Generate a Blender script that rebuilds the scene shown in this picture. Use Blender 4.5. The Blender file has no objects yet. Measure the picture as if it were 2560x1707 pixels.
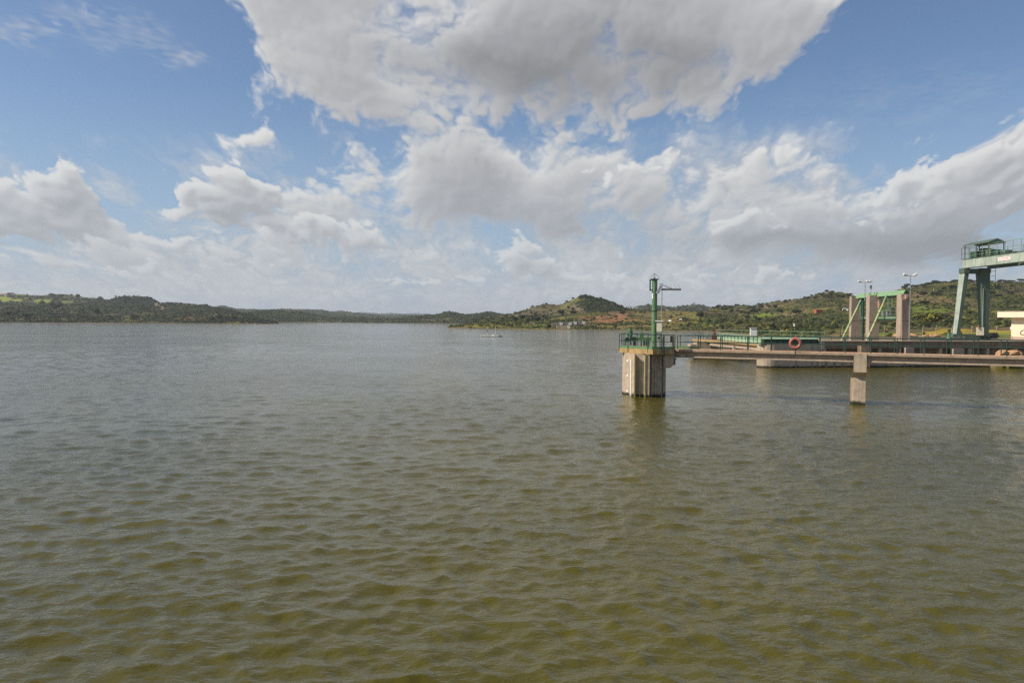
import bpy, math, random
import numpy as np
from mathutils import Vector, Matrix

random.seed(7)
RNG = np.random.default_rng(11)
S = bpy.context.scene
COL = S.collection

# ------------------------------------------------------------------ camera
FPX, CX, CY = 1934.0, 1280.0, 853.5          # photograph: 2560 x 1707
CAM_H = 5.9
PITCH, ROLL = math.radians(1.585), math.radians(0.4)
FWD = Vector((0, math.cos(PITCH), -math.sin(PITCH)))
_r0 = Vector((1, 0, 0)); _u0 = Vector((0, math.sin(PITCH), math.cos(PITCH)))
RIGHT = _r0 * math.cos(ROLL) + _u0 * math.sin(ROLL)
UP = _u0 * math.cos(ROLL) - _r0 * math.sin(ROLL)
CAMP = Vector((0, 0, CAM_H))

cam_data = bpy.data.cameras.new('camera')
cam_data.sensor_width = 36.0
cam_data.lens = FPX / 2560.0 * 36.0
cam_data.clip_start = 0.1
cam_data.clip_end = 30000
cam = bpy.data.objects.new('camera', cam_data)
COL.objects.link(cam)
cam.matrix_world = Matrix(((RIGHT.x, UP.x, -FWD.x, 0), (RIGHT.y, UP.y, -FWD.y, 0),
                           (RIGHT.z, UP.z, -FWD.z, CAM_H), (0, 0, 0, 1)))
S.camera = cam

def ray(px, py):
    return FWD + RIGHT * ((px - CX) / FPX) + UP * (-(py - CY) / FPX)
def W(px, py, D):
    "measured point of the photograph at a distance D north of the camera"
    d = ray(px, py); return CAMP + d * (D / d.y)
def WZ(px, py, z):
    d = ray(px, py); return CAMP + d * ((z - CAM_H) / d.z)
def azel(px, py):
    d = ray(px, py).normalized()
    return math.atan2(d.x, d.y), math.asin(d.z)

# ------------------------------------------------------------------ render settings, sun
S.render.engine = 'CYCLES'
S.cycles.use_denoising = False
S.cycles.use_adaptive_sampling = False
S.cycles.sampling_pattern = 'BLUE_NOISE'
S.cycles.max_bounces = 6
S.cycles.transparent_max_bounces = 8
S.cycles.volume_bounces = 0
S.cycles.sample_clamp_indirect = 6
S.view_settings.view_transform = 'Standard'
S.view_settings.look = 'None'
S.view_settings.gamma = 1
S.view_settings.use_curve_mapping = False
S.view_settings.exposure = 0.0

SUN_EL = math.radians(43)
SUN_AZ = math.atan2(-0.98, -0.17)
to_sun = Vector((math.sin(SUN_AZ) * math.cos(SUN_EL), math.cos(SUN_AZ) * math.cos(SUN_EL), math.sin(SUN_EL)))
sd = bpy.data.lights.new('sun', 'SUN')
sd.energy = 5.0
sd.angle = math.radians(0.5)
sd.color = (1.0, 0.91, 0.78)
so = bpy.data.objects.new('sun', sd)
COL.objects.link(so)
so.rotation_euler = to_sun.to_track_quat('Z', 'Y').to_euler()

# ------------------------------------------------------------------ world: Nishita sky with clouds
SKY_STRENGTH = 0.10
world = bpy.data.worlds.new('World')
S.world = world
world.use_nodes = True

class NB:
    "small node-building helper"
    def __init__(self, tree): self.t = tree; self.n = tree.nodes; self.l = tree.links
    def new(self, typ, **kw):
        n = self.n.new(typ)
        for k, v in kw.items(): setattr(n, k, v)
        return n
    def put(self, sock, v):
        if isinstance(v, bpy.types.NodeSocket): self.l.new(v, sock)
        else: sock.default_value = v
    def math(self, op, a, b=0.0, c=None, clamp=False):
        n = self.new('ShaderNodeMath', operation=op, use_clamp=clamp)
        self.put(n.inputs[0], a)
        if op not in ('ABSOLUTE', 'SINE', 'ARCSINE', 'SQRT', 'EXPONENT'): self.put(n.inputs[1], b)
        if c is not None: self.put(n.inputs[2], c)
        return n.outputs[0]
    def vec(self, op, a, b=None, scale=None):
        n = self.new('ShaderNodeVectorMath', operation=op)
        self.put(n.inputs[0], a)
        if b is not None: self.put(n.inputs[1], b)
        if scale is not None: self.put(n.inputs['Scale'], scale)
        return n.outputs['Value'] if op in ('DOT_PRODUCT', 'LENGTH') else n.outputs['Vector']
    def mix(self, f, a, b, blend='MIX'):
        n = self.new('ShaderNodeMix', data_type='RGBA', blend_type=blend, clamp_factor=True)
        self.put(n.inputs[0], f); self.put(n.inputs[6], a); self.put(n.inputs[7], b)
        return n.outputs[2]
    def smooth(self, v, lo, hi, a=0.0, b=1.0):
        n = self.new('ShaderNodeMapRange', interpolation_type='SMOOTHSTEP')
        self.put(n.inputs[0], v)
        for i, x in enumerate((lo, hi, a, b)): self.put(n.inputs[i + 1], x)
        return n.outputs[0]
    def noise(self, vec, scale, detail=4, rough=0.5, dim='3D', lac=2.0, out='Fac'):
        n = self.new('ShaderNodeTexNoise', noise_dimensions=dim)
        if vec is not None: self.put(n.inputs['Vector'], vec)
        n.inputs['Scale'].default_value = scale
        n.inputs['Detail'].default_value = detail
        n.inputs['Roughness'].default_value = rough
        n.inputs['Lacunarity'].default_value = lac
        return n.outputs[out]
    def ramp(self, f, stops):
        n = self.new('ShaderNodeValToRGB')
        cr = n.color_ramp
        while len(cr.elements) < len(stops): cr.elements.new(0.5)
        for e, (p, c) in zip(cr.elements, stops):
            e.position = p; e.color = (*c, 1) if len(c) == 3 else c
        self.put(n.inputs[0], f)
        return n.outputs[0]

# clouds seen in the photograph: centre x, y, radius x, y, weight
CLOUDS = [
 (690, 80, 80, 110, 1.4), (650, 30, 60, 80, .9), (715, 165, 45, 40, .5), (910, 60, 110, 130, 1.3), (1050, 60, 180, 140, 1.0), (950, 205, 150, 75, 1.1),
 (1100, 245, 100, 50, 1.0), (1250, 110, 230, 140, 1.0), (1420, 215, 140, 85, 1.1), (1380, 262, 80, 22, .4), (1620, 80, 200, 120, 1.1),
 (1770, 185, 100, 60, 1.0), (1600, 170, 100, 40, .5), (1880, 50, 150, 80, 1.0), (2040, 5, 100, 50, .7), (1500, -80, 600, 90, .9),
 (620, 325, 44, 24, .6), (700, 225, 50, 20, .3), (1150, 345, 60, 16, .35), (1400, 340, 60, 22, .45), (830, 395, 70, 20, .55), (930, 385, 60, 18, .5),
 (800, 500, 130, 32, .8), (950, 450, 150, 40, .8), (1100, 430, 150, 36, .8), (1150, 490, 230, 50, 1.0), (980, 535, 200, 34, .8),
 (1420, 415, 120, 34, .8), (1600, 415, 70, 36, .7), (1500, 470, 210, 44, .9), (1420, 545, 230, 48, .9),
 (1700, 500, 100, 40, .6), (1800, 575, 230, 34, .9), (1960, 425, 160, 28, .75), (2120, 385, 180, 18, .5), (2000, 505, 210, 28, .75),
 (2330, 470, 130, 60, 1.0), (2480, 460, 130, 80, 1.1), (2250, 545, 150, 48, .9), (2430, 585, 230, 60, 1.1), (2100, 605, 220, 30, .9), (2610, 350, 50, 36, .4), (2380, 312, 150, 12, .32), (2200, 318, 90, 10, .25), (2030, 645, 300, 32, .6), (2650, 500, 120, 120, .9),
 (560, 600, 200, 34, .6), (330, 640, 220, 34, .6), (60, 610, 180, 36, .7), (750, 650, 160, 30, .5),
]
# dark, thick cloud bases
SHADES = [
 (1500, 130, 260, 75, 1.0), (1180, 130, 170, 45, .6), (1350, 235, 170, 50, .85), (1700, 160, 160, 70, .65), (1250, 190, 140, 40, .5), (1100, 40, 80, 60, -.4), (860, 60, 120, 90, -.35), (700, 70, 70, 80, -.3), (1080, 250, 110, 40, -.3), (1850, 60, 110, 60, -.25),
 (210, 535, 85, 35, .6), (100, 600, 130, 20, .6), (600, 545, 90, 22, .45), (900, 615, 90, 12, .5), (340, 680, 80, 20, .4), (420, 720, 80, 25, .4),
 (1150, 540, 320, 25, .35), (1450, 590, 260, 25, .45), (1880, 595, 110, 14, .5), (1900, 480, 200, 20, .3), (2450, 590, 260, 60, 1.1), (2250, 620, 300, 34, .9), (1900, 620, 260, 30, .5), (1500, 560, 260, 40, .4), (2520, 390, 90, 35, .7), (2200, 560, 120, 30, .5), (2420, 640, 200, 40, .7),
 (2330, 430, 100, 45, -.5), (2350, 480, 70, 40, -.3), (1330, 670, 60, 14, .5), (560, 650, 120, 18, .35),
]

# thin layered cloud (soft cover)
LAYERS = [
 (1130, 480, 420, 80, .55), (1480, 500, 330, 100, .6), (1900, 480, 260, 80, .5), (2300, 560, 420, 90, .7), (1750, 620, 500, 60, .5),
 (900, 570, 250, 50, .45), (300, 620, 420, 80, .6), (600, 680, 500, 60, .5), (1200, 700, 700, 50, .42), (2000, 700, 700, 70, .6), (2150, 400, 320, 40, .3), (720, 400, 140, 40, .2), (1250, 370, 130, 36, .22), (60, 520, 160, 60, .35),
]
CIRRUS = [(60, 80, 90, 30, .28), (240, 60, 80, 24, .26), (170, 100, 80, 18, .28), (30, 112, 50, 10, .4), (350, 148, 60, 20, .45), (320, 95, 30, 12, .2), (430, 158, 40, 12, .2), (2300, 250, 300, 40, .08)]
# crisp heaped clouds standing in front of the layers
CUMULI = [
 (170, 470, 46, 44, 1.5), (128, 505, 50, 36, 1.2), (232, 505, 36, 42, 1.2), (60, 545, 100, 40, 1.0), (190, 560, 120, 36, 1.1), (-40, 520, 80, 60, 1.1),
 (555, 430, 36, 36, 1.4), (500, 490, 62, 36, 1.2), (590, 490, 90, 46, 1.3), (640, 455, 46, 34, 1.0), (560, 545, 110, 22, .9),
 (860, 585, 90, 32, 1.1), (780, 560, 60, 26, .9), (700, 600, 80, 30, .7), (940, 600, 40, 14, .8), (500, 625, 90, 24, .7), (330, 600, 90, 24, .7), (640, 660, 90, 24, .6), (400, 680, 120, 24, .55), (140, 650, 120, 26, .6), (850, 650, 60, 24, .6),
 (1300, 640, 52, 38, 1.2), (1360, 670, 60, 26, .9), (1430, 690, 46, 24, .6), (1050, 700, 46, 20, .6), (1160, 695, 44, 18, .55), (980, 705, 40, 16, .5),
 (1865, 555, 62, 26, 1.2), (1640, 415, 50, 28, .6), (1520, 430, 70, 26, .6), (1580, 700, 70, 26, .6), (2330, 440, 90, 46, 1.1), (2450, 420, 90, 50, 1.1), (2250, 500, 90, 36, .9), (2560, 440, 90, 60, 1.2), (2180, 560, 80, 28, .8), (1920, 690, 90, 24, .6), (1730, 690, 70, 22, .5),
]
# ---- cloud synthesis (numpy) ----
def cloud_tiles(n=1024, octs=8, f0=3.0, seed=1):
    rg = np.random.default_rng(seed)
    fx = np.fft.fftfreq(n)[:, None] * n; fy = np.fft.rfftfreq(n)[None, :] * n
    f = np.sqrt(fx * fx + fy * fy) + 1e-6
    out = []
    for i in range(octs):
        c = f0 * 2 ** i
        amp = np.exp(-(np.log2(f / c) / .62) ** 2) / f
        z = np.fft.irfft2(amp * np.exp(2j * np.pi * rg.random(f.shape)), s=(n, n))
        out.append((z / z.std()).astype(np.float32))
    return out
TILES = cloud_tiles()
def tile(i, u, v):
    "bilinear, wrapped lookup; u, v in tile units"
    t = TILES[i]; n = t.shape[0]
    u = u * n; v = v * n
    ui = np.floor(u).astype(np.int32); vi = np.floor(v).astype(np.int32); fu = (u - ui).astype(np.float32); fv = (v - vi).astype(np.float32)
    ui &= n - 1; vi &= n - 1; u1 = (ui + 1) & (n - 1); v1 = (vi + 1) & (n - 1)
    return (t[ui, vi] * (1 - fu) + t[u1, vi] * fu) * (1 - fv) + (t[ui, v1] * (1 - fu) + t[u1, v1] * fu) * fv
def box(a, r):
    "cheap blur"
    for ax in (0, 1):
        p = np.pad(a, [(r + 1, r) if k == ax else (0, 0) for k in (0, 1)], mode='edge')
        c = np.cumsum(p, ax, dtype=np.float64)
        sl = lambda s, e: tuple(slice(s, e) if k == ax else slice(None) for k in (0, 1))
        N = a.shape[ax]
        a = ((c[sl(2 * r + 1, 2 * r + 1 + N)] - c[sl(0, N)]) / (2 * r + 1)).astype(np.float32)
    return a
def blob_field(lst, az, el, p):
    acc = np.zeros(az.shape, np.float32)
    for (x, y, rx, ry, w) in lst:
        a, e = azel(x, y); k = 1 + ((x - CX) / FPX) ** 2
        ra = rx / FPX / k; re = ry / FPX / math.sqrt(k)
        j0, j1 = np.searchsorted(az[0], (a - 3 * ra, a + 3 * ra)); i0, i1 = np.searchsorted(el[:, 0], (e - 3 * re, e + 3 * re))
        if j1 <= j0 or i1 <= i0: continue
        d2 = ((az[i0:i1, j0:j1] - a) / ra) ** 2 + ((el[i0:i1, j0:j1] - e) / re) ** 2
        acc[i0:i1, j0:j1] += w * np.exp(-.7 * d2 ** p)
    return acc
def shade(T, el, Sh, depth=1.0, fine=0.0):
    "light inside a cloud cover T: marched towards the sun, upper left, through ever softer copies"
    k = 1.0 / (el[1, 0] - el[0, 0])
    dens = np.clip(T, 0, None).astype(np.float32)
    L = np.zeros_like(dens); cur = box(dens, 1)
    for s, r, w in ((.004, 1, .5), (.009, 3, .6), (.018, 6, .8), (.032, 11, .8), (.05, 18, .7)):
        cur = box(box(dens, r), r)
        di, dj = int(round(s * .85 * k)), int(round(-s * .45 * k))
        q = np.roll(np.roll(cur, -di, 0), -dj, 1)
        if di: q[-di:] = q[-di - 1]
        L += w * q
    b1 = box(box(dens, 2), 2); d = max(1, int(.006 * k))
    relief = b1 - np.roll(np.roll(b1, -d, 0), d, 1)
    lit = np.exp(-.95 * depth * L) * .62 + .42 + np.clip(relief, -.12, .12) * (.45 + fine)
    return lit - .30 * Sh - .10 * np.clip(box(dens, 8) - .2, 0, .7)
def make_clouds(az, el, authored=True, uv=None):
    "cover and brightness of the clouds over a grid of directions (rows: elevation, columns: azimuth)"
    e0 = np.maximum(el, -.01)
    # features shrink and flatten towards the horizon
    u = az * .94 / (e0 + .45); v = np.log(e0 + .16) * .62
    if uv is not None: u, v = uv
    wu = tile(0, u * .9 + .13, v * .9 + .71) * .012 + tile(2, u * .9 + .5, v * .9) * .006 + tile(4, u + .2, v) * .0018
    wv = tile(0, u * .9 + .63, v * .9 + .27) * .010 + tile(2, u * .9, v * .9 + .5) * .005 + tile(4, u, v + .3) * .0018
    uu, vv = u + wu, v + wv
    wisp = sum(tile(i, uu, vv) * .60 ** i for i in range(8))
    bil = sum((np.abs(tile(i, uu + .37, vv + .11)) - .8) * .62 ** (i - 2) for i in range(2, 8))
    sc = np.clip((e0 + .02) / .25, .25, 1.0)
    wa, we_ = az + wu * sc * .9, el + wv * sc * .8
    Z = np.zeros_like(az)
    B = Sh = Lo = Ci = Cu = Z
    if authored:
        F = [blob_field(CLOUDS, az, el, 1.05), blob_field(SHADES, az, el, 1.0), blob_field(LAYERS, az, el, 1.0), blob_field(CIRRUS, az, el, 1.0), blob_field(CUMULI, az, el, 1.2)]
        da = az[0, 1] - az[0, 0]; de = el[1, 0] - el[0, 0]
        ii = np.clip(((we_ - el[0, 0]) / de), 0, el.shape[0] - 1.01); jj = np.clip(((wa - az[0, 0]) / da), 0, az.shape[1] - 1.01)
        i0 = ii.astype(int); j0 = jj.astype(int); fi = ii - i0; fj = jj - j0
        B, Sh, Lo, Ci, Cu = [(f[i0, j0] * (1 - fi) + f[i0 + 1, j0] * fi) * (1 - fj) + (f[i0, j0 + 1] * (1 - fi) + f[i0 + 1, j0 + 1] * fi) * fj for f in F]
    out = np.maximum(np.clip((np.abs(az) - .64) / .2, 0, 1), np.clip((el - .45) / .15, 0, 1))
    B = 1.12 * (1 - np.exp(-1.25 * B))
    Bo = np.clip(tile(0, u * .55 + .2, v * .55 + .4) * .55 + .35, -.5, 1.1) + .12 * tile(1, u * .6, v * .6)
    B = B * (1 - out) + Bo * out
    edge = np.clip(1.3 - np.abs(B - .5), .3, 1)
    T = (B - .53 + (.165 * wisp + .11 * bil) * edge).astype(np.float32)
    lit = shade(T, el, Sh, .9) + .01
    alpha = np.clip((T + .10) / .46, 0, 1); alpha = alpha * alpha * (3 - 2 * alpha)
    # heaped clouds: finer billows, crisp outline, flat grey feet
    s2 = 1.9
    bil2 = sum((np.abs(tile(i, uu * s2 + .57, vv * s2 + .31)) - .8) * .60 ** (i - 1) for i in range(1, 7))
    wisp2 = sum(tile(i, uu * s2 + .2, vv * s2 + .8) * .6 ** (i - 1) for i in range(1, 7))
    Cu = 1.1 * (1 - np.exp(-1.3 * Cu)) * (1 - out)
    T2 = (Cu - .50 + np.clip(Cu * 6, 0, 1) * (.16 * bil2 + .10 * wisp2) * np.clip(1.3 - np.abs(Cu - .5), .35, 1)).astype(np.float32)
    lit2 = shade(T2, el, Sh * .6, 1.25, .5) + .045
    a_cu = np.clip((T2 + .05) / .27, 0, 1); a_cu = a_cu * a_cu * (3 - 2 * a_cu) * .97
    # thin layer cloud and high wisps
    lowb = np.clip(1.15 - e0 / .19, 0, 1) * .95
    lay = np.clip(np.maximum(Lo, lowb) + np.clip(Lo + lowb, 0, .3) * (.75 * wisp + .35 * bil) - .08, 0, .93)
    c2 = np.clip(Ci * (1.1 + .55 * tile(2, u * .8 + v * .6, v * 2.4) + .5 * tile(4, u * .8 + v * .6, v * 2.4)) * .5, 0, .6)
    a2 = np.maximum(lay, c2)
    C = ramp_np(.74 + .10 * bil + .06 * wisp - .22 * Sh); A = a2
    for col, a in ((ramp_np(lit), alpha), (ramp_np(lit2), a_cu)):
        A1 = 1 - (1 - A) * (1 - a)
        C = (col * a[..., None] + C * (A * (1 - a))[..., None]) / np.maximum(A1, 1e-4)[..., None]; A = A1
    far = np.clip(1 - e0 / .22, 0, 1)[..., None] ** 1.2 * .60
    C = C * (1 - far) + np.array((.44, .505, .57)) * far
    return A, C
def ramp_np(x):
    xs = (0, .3, .55, .8, 1.05); cs = np.array([(.26, .265, .28), (.36, .366, .385), (.465, .472, .49), (.595, .60, .605), (.75, .75, .74)])
    x = np.clip(x, 0, 1.05)
    return np.stack([np.interp(x, xs, cs[:, k]) for k in range(3)], -1)

def data_image(name, A, C):
    h, w = A.shape
    im = bpy.data.images.new(name, w, h, alpha=True, float_buffer=True, is_data=True)
    im.alpha_mode = 'CHANNEL_PACKED'
    px = np.ones((h, w, 4), np.float32); px[..., :3] = C; px[..., 3] = A
    im.pixels.foreach_set(px.ravel()); im.update()
    im.pack()
    return im

def build_world():
    # two procedurally computed cloud maps over directions: the part of the sky in view, and broken cloud all around it
    ppd = 16 * 57.2958
    azs = np.arange(-.95, .95, 1 / ppd); els = np.arange(-.02, 1.08, 1 / ppd)
    el, az = np.meshgrid(els, azs, indexing='ij')
    front = data_image('cloud_map_front', *make_clouds(az, el))
    f_az = (azs[0], azs[-1]); f_el = (els[0], els[-1])
    ppd = 4 * 57.2958
    azs = np.arange(-math.pi, math.pi, 1 / ppd); els = np.arange(-.02, math.pi / 2, 1 / ppd)
    el, az = np.meshgrid(els, azs, indexing='ij')
    z = np.sin(np.maximum(el, 0)); r = np.cos(el) / (z + .35) * .42
    around = data_image('cloud_map_around', *make_clouds(az, el, False, (r * np.sin(az), r * np.cos(az))))
    b_el = (els[0], els[-1])
    t = world.node_tree; t.nodes.clear(); b = NB(t)
    out = b.new('ShaderNodeOutputWorld'); bg = b.new('ShaderNodeBackground')
    bg.inputs['Strength'].default_value = SKY_STRENGTH
    b.l.new(bg.outputs[0], out.inputs[0])
    sky = b.new('ShaderNodeTexSky', sky_type='NISHITA')
    sky.sun_disc = False; sky.sun_elevation = SUN_EL; sky.sun_rotation = SUN_AZ
    sky.altitude = 100; sky.air_density = 1.0; sky.dust_density = 0.6; sky.ozone_density = 2.0
    D = b.new('ShaderNodeTexCoord').outputs['Generated']
    sep = b.new('ShaderNodeSeparateXYZ'); b.put(sep.inputs[0], D)
    az = b.math('ARCTAN2', sep.outputs[0], sep.outputs[1]); el = b.math('ARCSINE', sep.outputs[2])
    def look(im, ra, re, interp):
        c = b.new('ShaderNodeCombineXYZ')
        for i, (v, (lo, hi)) in enumerate(((az, ra), (el, re))):
            b.put(c.inputs[i], b.math('MULTIPLY_ADD', v, 1 / (hi - lo), -lo / (hi - lo)))
        n = b.new('ShaderNodeTexImage', image=im, extension='EXTEND', interpolation=interp); b.put(n.inputs[0], c.outputs[0])
        return n.outputs[0], n.outputs[1]
    c0, a0 = look(front, f_az, f_el, 'Cubic')
    c1, a1 = look(around, (-math.pi, math.pi), b_el, 'Linear')
    m = b.math('MAXIMUM', b.smooth(b.math('ABSOLUTE', az), .78, .93), b.smooth(el, .93, 1.06))
    col = b.mix(m, c0, c1); alpha = b.mix(m, a0, a1)
    k = 1.0 / SKY_STRENGTH
    skyc = b.vec('MULTIPLY', sky.outputs[0], SKY_TINT)
    skyc = b.mix(b.smooth(el, -.02, .30, .85, 0), skyc, tuple(c * k for c in (.36, .475, .63)) + (1,))
    b.put(bg.inputs[0], b.mix(alpha, skyc, b.vec('SCALE', col, scale=k)))
SKY_TINT = (.92, .98, 1.06)
build_world()
world.cycles.sampling_method = 'MANUAL'
world.cycles.sample_map_resolution = 256

# ------------------------------------------------------------------ helpers
def tag(o, label=None, cat=None, group=None, kind=None):
    if label: o['label'] = label
    if cat: o['category'] = cat
    if group: o['group'] = group
    if kind: o['kind'] = kind
    return o
def empty(name, loc=(0, 0, 0), label=None, cat=None, group=None):
    o = bpy.data.objects.new(name, None); COL.objects.link(o)
    o.location = loc; o.empty_display_size = .3
    return tag(o, label, cat, group)
def link_mesh(name, me, mat=None, parent=None):
    o = bpy.data.objects.new(name, me); COL.objects.link(o)
    if mat is not None and not me.materials:
        for m in (mat if isinstance(mat, (list, tuple)) else [mat]): me.materials.append(m)
    if parent is not None:
        o.parent = parent
        o.matrix_parent_inverse = parent.matrix_basis.inverted() if parent.parent is None else (parent.parent.matrix_basis @ parent.matrix_parent_inverse @ parent.matrix_basis).inverted()
    return o

class MB:
    "collects simple solids into one mesh"
    def __init__(self): self.v = []; self.f = []; self.m = []; self.mi = 0; self.smooth = []
    def _add(self, vs, fs, smooth=False):
        o = len(self.v); self.v += [tuple(p) for p in vs]
        for f in fs: self.f.append(tuple(i + o for i in f)); self.m.append(self.mi); self.smooth.append(smooth)
        return self
    def box(self, c, s, ax=None, bevel=0.0):
        "box: centre, full sizes, optional (x,y,z) axis vectors"
        c = Vector(c); ax = ax or (Vector((1, 0, 0)), Vector((0, 1, 0)), Vector((0, 0, 1)))
        h = [a * (q / 2) for a, q in zip(ax, s)]
        if bevel <= 0:
            vs = [c + h[0] * i + h[1] * j + h[2] * k for k in (-1, 1) for j in (-1, 1) for i in (-1, 1)]
            return self._add(vs, [(0, 2, 3, 1), (4, 5, 7, 6), (0, 1, 5, 4), (2, 6, 7, 3), (0, 4, 6, 2), (1, 3, 7, 5)])
        b = bevel
        vs = []
        fx, fy, fz = [1 - 2 * b / q for q in s]
        for k in (-1, 1):
            for (i, j) in ((-1, -1), (1, -1), (1, 1), (-1, 1)):
                vs.append(c + h[0] * i * fx + h[1] * j * fy + h[2] * k)
        for k in (-1, 1):
            for (i, j) in ((-1, -1), (1, -1), (1, 1), (-1, 1)):
                vs.append(c + h[0] * i + h[1] * j * fy + h[2] * k * fz)
                vs.append(c + h[0] * i * fx + h[1] * j + h[2] * k * fz)
        import itertools
        # convex hull through bmesh keeps it simple
        import bmesh
        bm = bmesh.new()
        for p in vs: bm.verts.new(p)
        bmesh.ops.convex_hull(bm, input=bm.verts)
        bm.verts.index_update()
        self._add([v.co.copy() for v in bm.verts], [[v.index for v in f.verts] for f in bm.faces]); bm.free()
        return self
    def prism(self, poly, z0, z1, z1s=None):
        "vertical prism over a plan polygon; z1s = own top height per corner"
        n = len(poly)
        a = sum(poly[i][0] * poly[(i + 1) % n][1] - poly[(i + 1) % n][0] * poly[i][1] for i in range(n))
        idx = range(n) if a > 0 else range(n - 1, -1, -1)
        pl = [poly[i] for i in idx]; zt = [(z1s[i] if z1s else z1) for i in idx]
        vs = [(x, y, z0) for x, y in pl] + [(p[0], p[1], z) for p, z in zip(pl, zt)]
        fs = [tuple(range(n - 1, -1, -1)), tuple(range(n, 2 * n))] + [(i, (i + 1) % n, n + (i + 1) % n, n + i) for i in range(n)]
        return self._add(vs, fs)
    def extrude(self, poly3, vec):
        "solid swept from a planar 3-D polygon along vec"
        n = len(poly3); vec = Vector(vec); p = [Vector(q) for q in poly3]
        nrm = Vector((0, 0, 0))
        for i in range(n): nrm += p[i].cross(p[(i + 1) % n])
        if nrm.dot(vec) < 0: p = p[::-1]
        vs = p + [q + vec for q in p]
        fs = [tuple(range(n - 1, -1, -1)), tuple(range(n, 2 * n))] + [(i, (i + 1) % n, n + (i + 1) % n, n + i) for i in range(n)]
        return self._add(vs, fs)
    def tube(self, p0, p1, r, r1=None, n=8, caps=True):
        p0, p1 = Vector(p0), Vector(p1); r1 = r if r1 is None else r1
        d = (p1 - p0).normalized()
        u = d.cross(Vector((0, 0, 1)) if abs(d.z) < .9 else Vector((1, 0, 0))).normalized(); v = d.cross(u)
        vs = []
        for q, rr in ((p0, r), (p1, r1)):
            for i in range(n):
                a = 2 * math.pi * i / n
                vs.append(q + u * (math.cos(a) * rr) + v * (math.sin(a) * rr))
        self._add(vs, [(i, (i + 1) % n, n + (i + 1) % n, n + i)[::-1] for i in range(n)], smooth=n > 5)
        if caps: self._add([vs[i] for i in range(n)], [tuple(range(n))]); self._add(vs[n:], [tuple(range(n - 1, -1, -1))])
        return self
    def path(self, pts, r, n=6):
        for a, b in zip(pts[:-1], pts[1:]): self.tube(a, b, r, n=n)
        return self
    def torus(self, c, nrm, R, r, N=28, n=10):
        c = Vector(c); d = Vector(nrm).normalized()
        u = d.cross(Vector((0, 0, 1))).normalized(); v = d.cross(u); vs = []
        for i in range(N):
            a = 2 * math.pi * i / N; rad = u * math.cos(a) + v * math.sin(a)
            for j in range(n):
                b = 2 * math.pi * j / n
                vs.append(c + rad * (R + r * math.cos(b)) + d * (r * math.sin(b)))
        fs = [(i * n + j, ((i + 1) % N) * n + j, ((i + 1) % N) * n + (j + 1) % n, i * n + (j + 1) % n) for i in range(N) for j in range(n)]
        return self._add(vs, fs, True)
    def build(self, name, mat, parent=None):
        me = bpy.data.meshes.new(name)
        me.from_pydata(self.v, [], self.f)
        me.polygons.foreach_set('use_smooth', self.smooth)
        mats = mat if isinstance(mat, (list, tuple)) else [mat]
        for m in mats: me.materials.append(m)
        if len(mats) > 1: me.polygons.foreach_set('material_index', self.m)
        import bmesh
        bm = bmesh.new(); bm.from_mesh(me); bmesh.ops.recalc_face_normals(bm, faces=bm.faces); bm.to_mesh(me); bm.free()
        return link_mesh(name, me, None, parent)

def copy_thing(o, loc=None, label=None):
    "a thing with its parts and their sub-parts"
    r = o.copy(); COL.objects.link(r)
    if loc is not None: r.location = loc
    if label: r['label'] = label
    for ch in o.children:
        c = ch.copy(); COL.objects.link(c); c.parent = r
        for g in ch.children:
            d = g.copy(); COL.objects.link(d); d.parent = c
    return r

def big_mesh(name, co, quads, mat, smooth=True, col=None):
    "mesh from numpy arrays (quads: n x 4, -1 free)"
    me = bpy.data.meshes.new(name)
    k = quads.shape[1]
    me.vertices.add(len(co)); me.vertices.foreach_set('co', co.astype(np.float32).ravel())
    me.loops.add(quads.size); me.loops.foreach_set('vertex_index', quads.astype(np.int32).ravel())
    me.polygons.add(len(quads))
    me.polygons.foreach_set('loop_start', (np.arange(len(quads)) * k).astype(np.int32))
    me.polygons.foreach_set('use_smooth', np.full(len(quads), smooth))
    me.update(calc_edges=True)
    if col is not None:
        a = me.color_attributes.new('tone', 'FLOAT_COLOR', 'POINT')
        c4 = np.ones((len(co), 4), np.float32); c4[:, :3] = col
        a.data.foreach_set('color', c4.ravel())
    me.materials.append(mat)
    return link_mesh(name, me)

# ------------------------------------------------------------------ numpy noise
_H = np.random.default_rng(5).random((256, 256)).astype(np.float64)
def vnoise(x, y, seed=0):
    x = x + seed * 17.31; y = y + seed * 9.77
    xi = np.floor(x).astype(int); yi = np.floor(y).astype(int)
    fx = x - xi; fy = y - yi
    fx = fx * fx * fx * (fx * (fx * 6 - 15) + 10); fy = fy * fy * fy * (fy * (fy * 6 - 15) + 10)
    a = _H[xi & 255, yi & 255]; b = _H[(xi + 1) & 255, yi & 255]
    c = _H[xi & 255, (yi + 1) & 255]; d = _H[(xi + 1) & 255, (yi + 1) & 255]
    return (a + (b - a) * fx) * (1 - fy) + (c + (d - c) * fx) * fy
def fbm(x, y, seed=0, octs=4, gain=.5):
    s = 0; a = 1; t = 0
    for i in range(octs):
        s = s + a * vnoise(x, y, seed + i * 3); t += a; a *= gain; x = x * 2.03; y = y * 2.03
    return s / t

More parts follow.
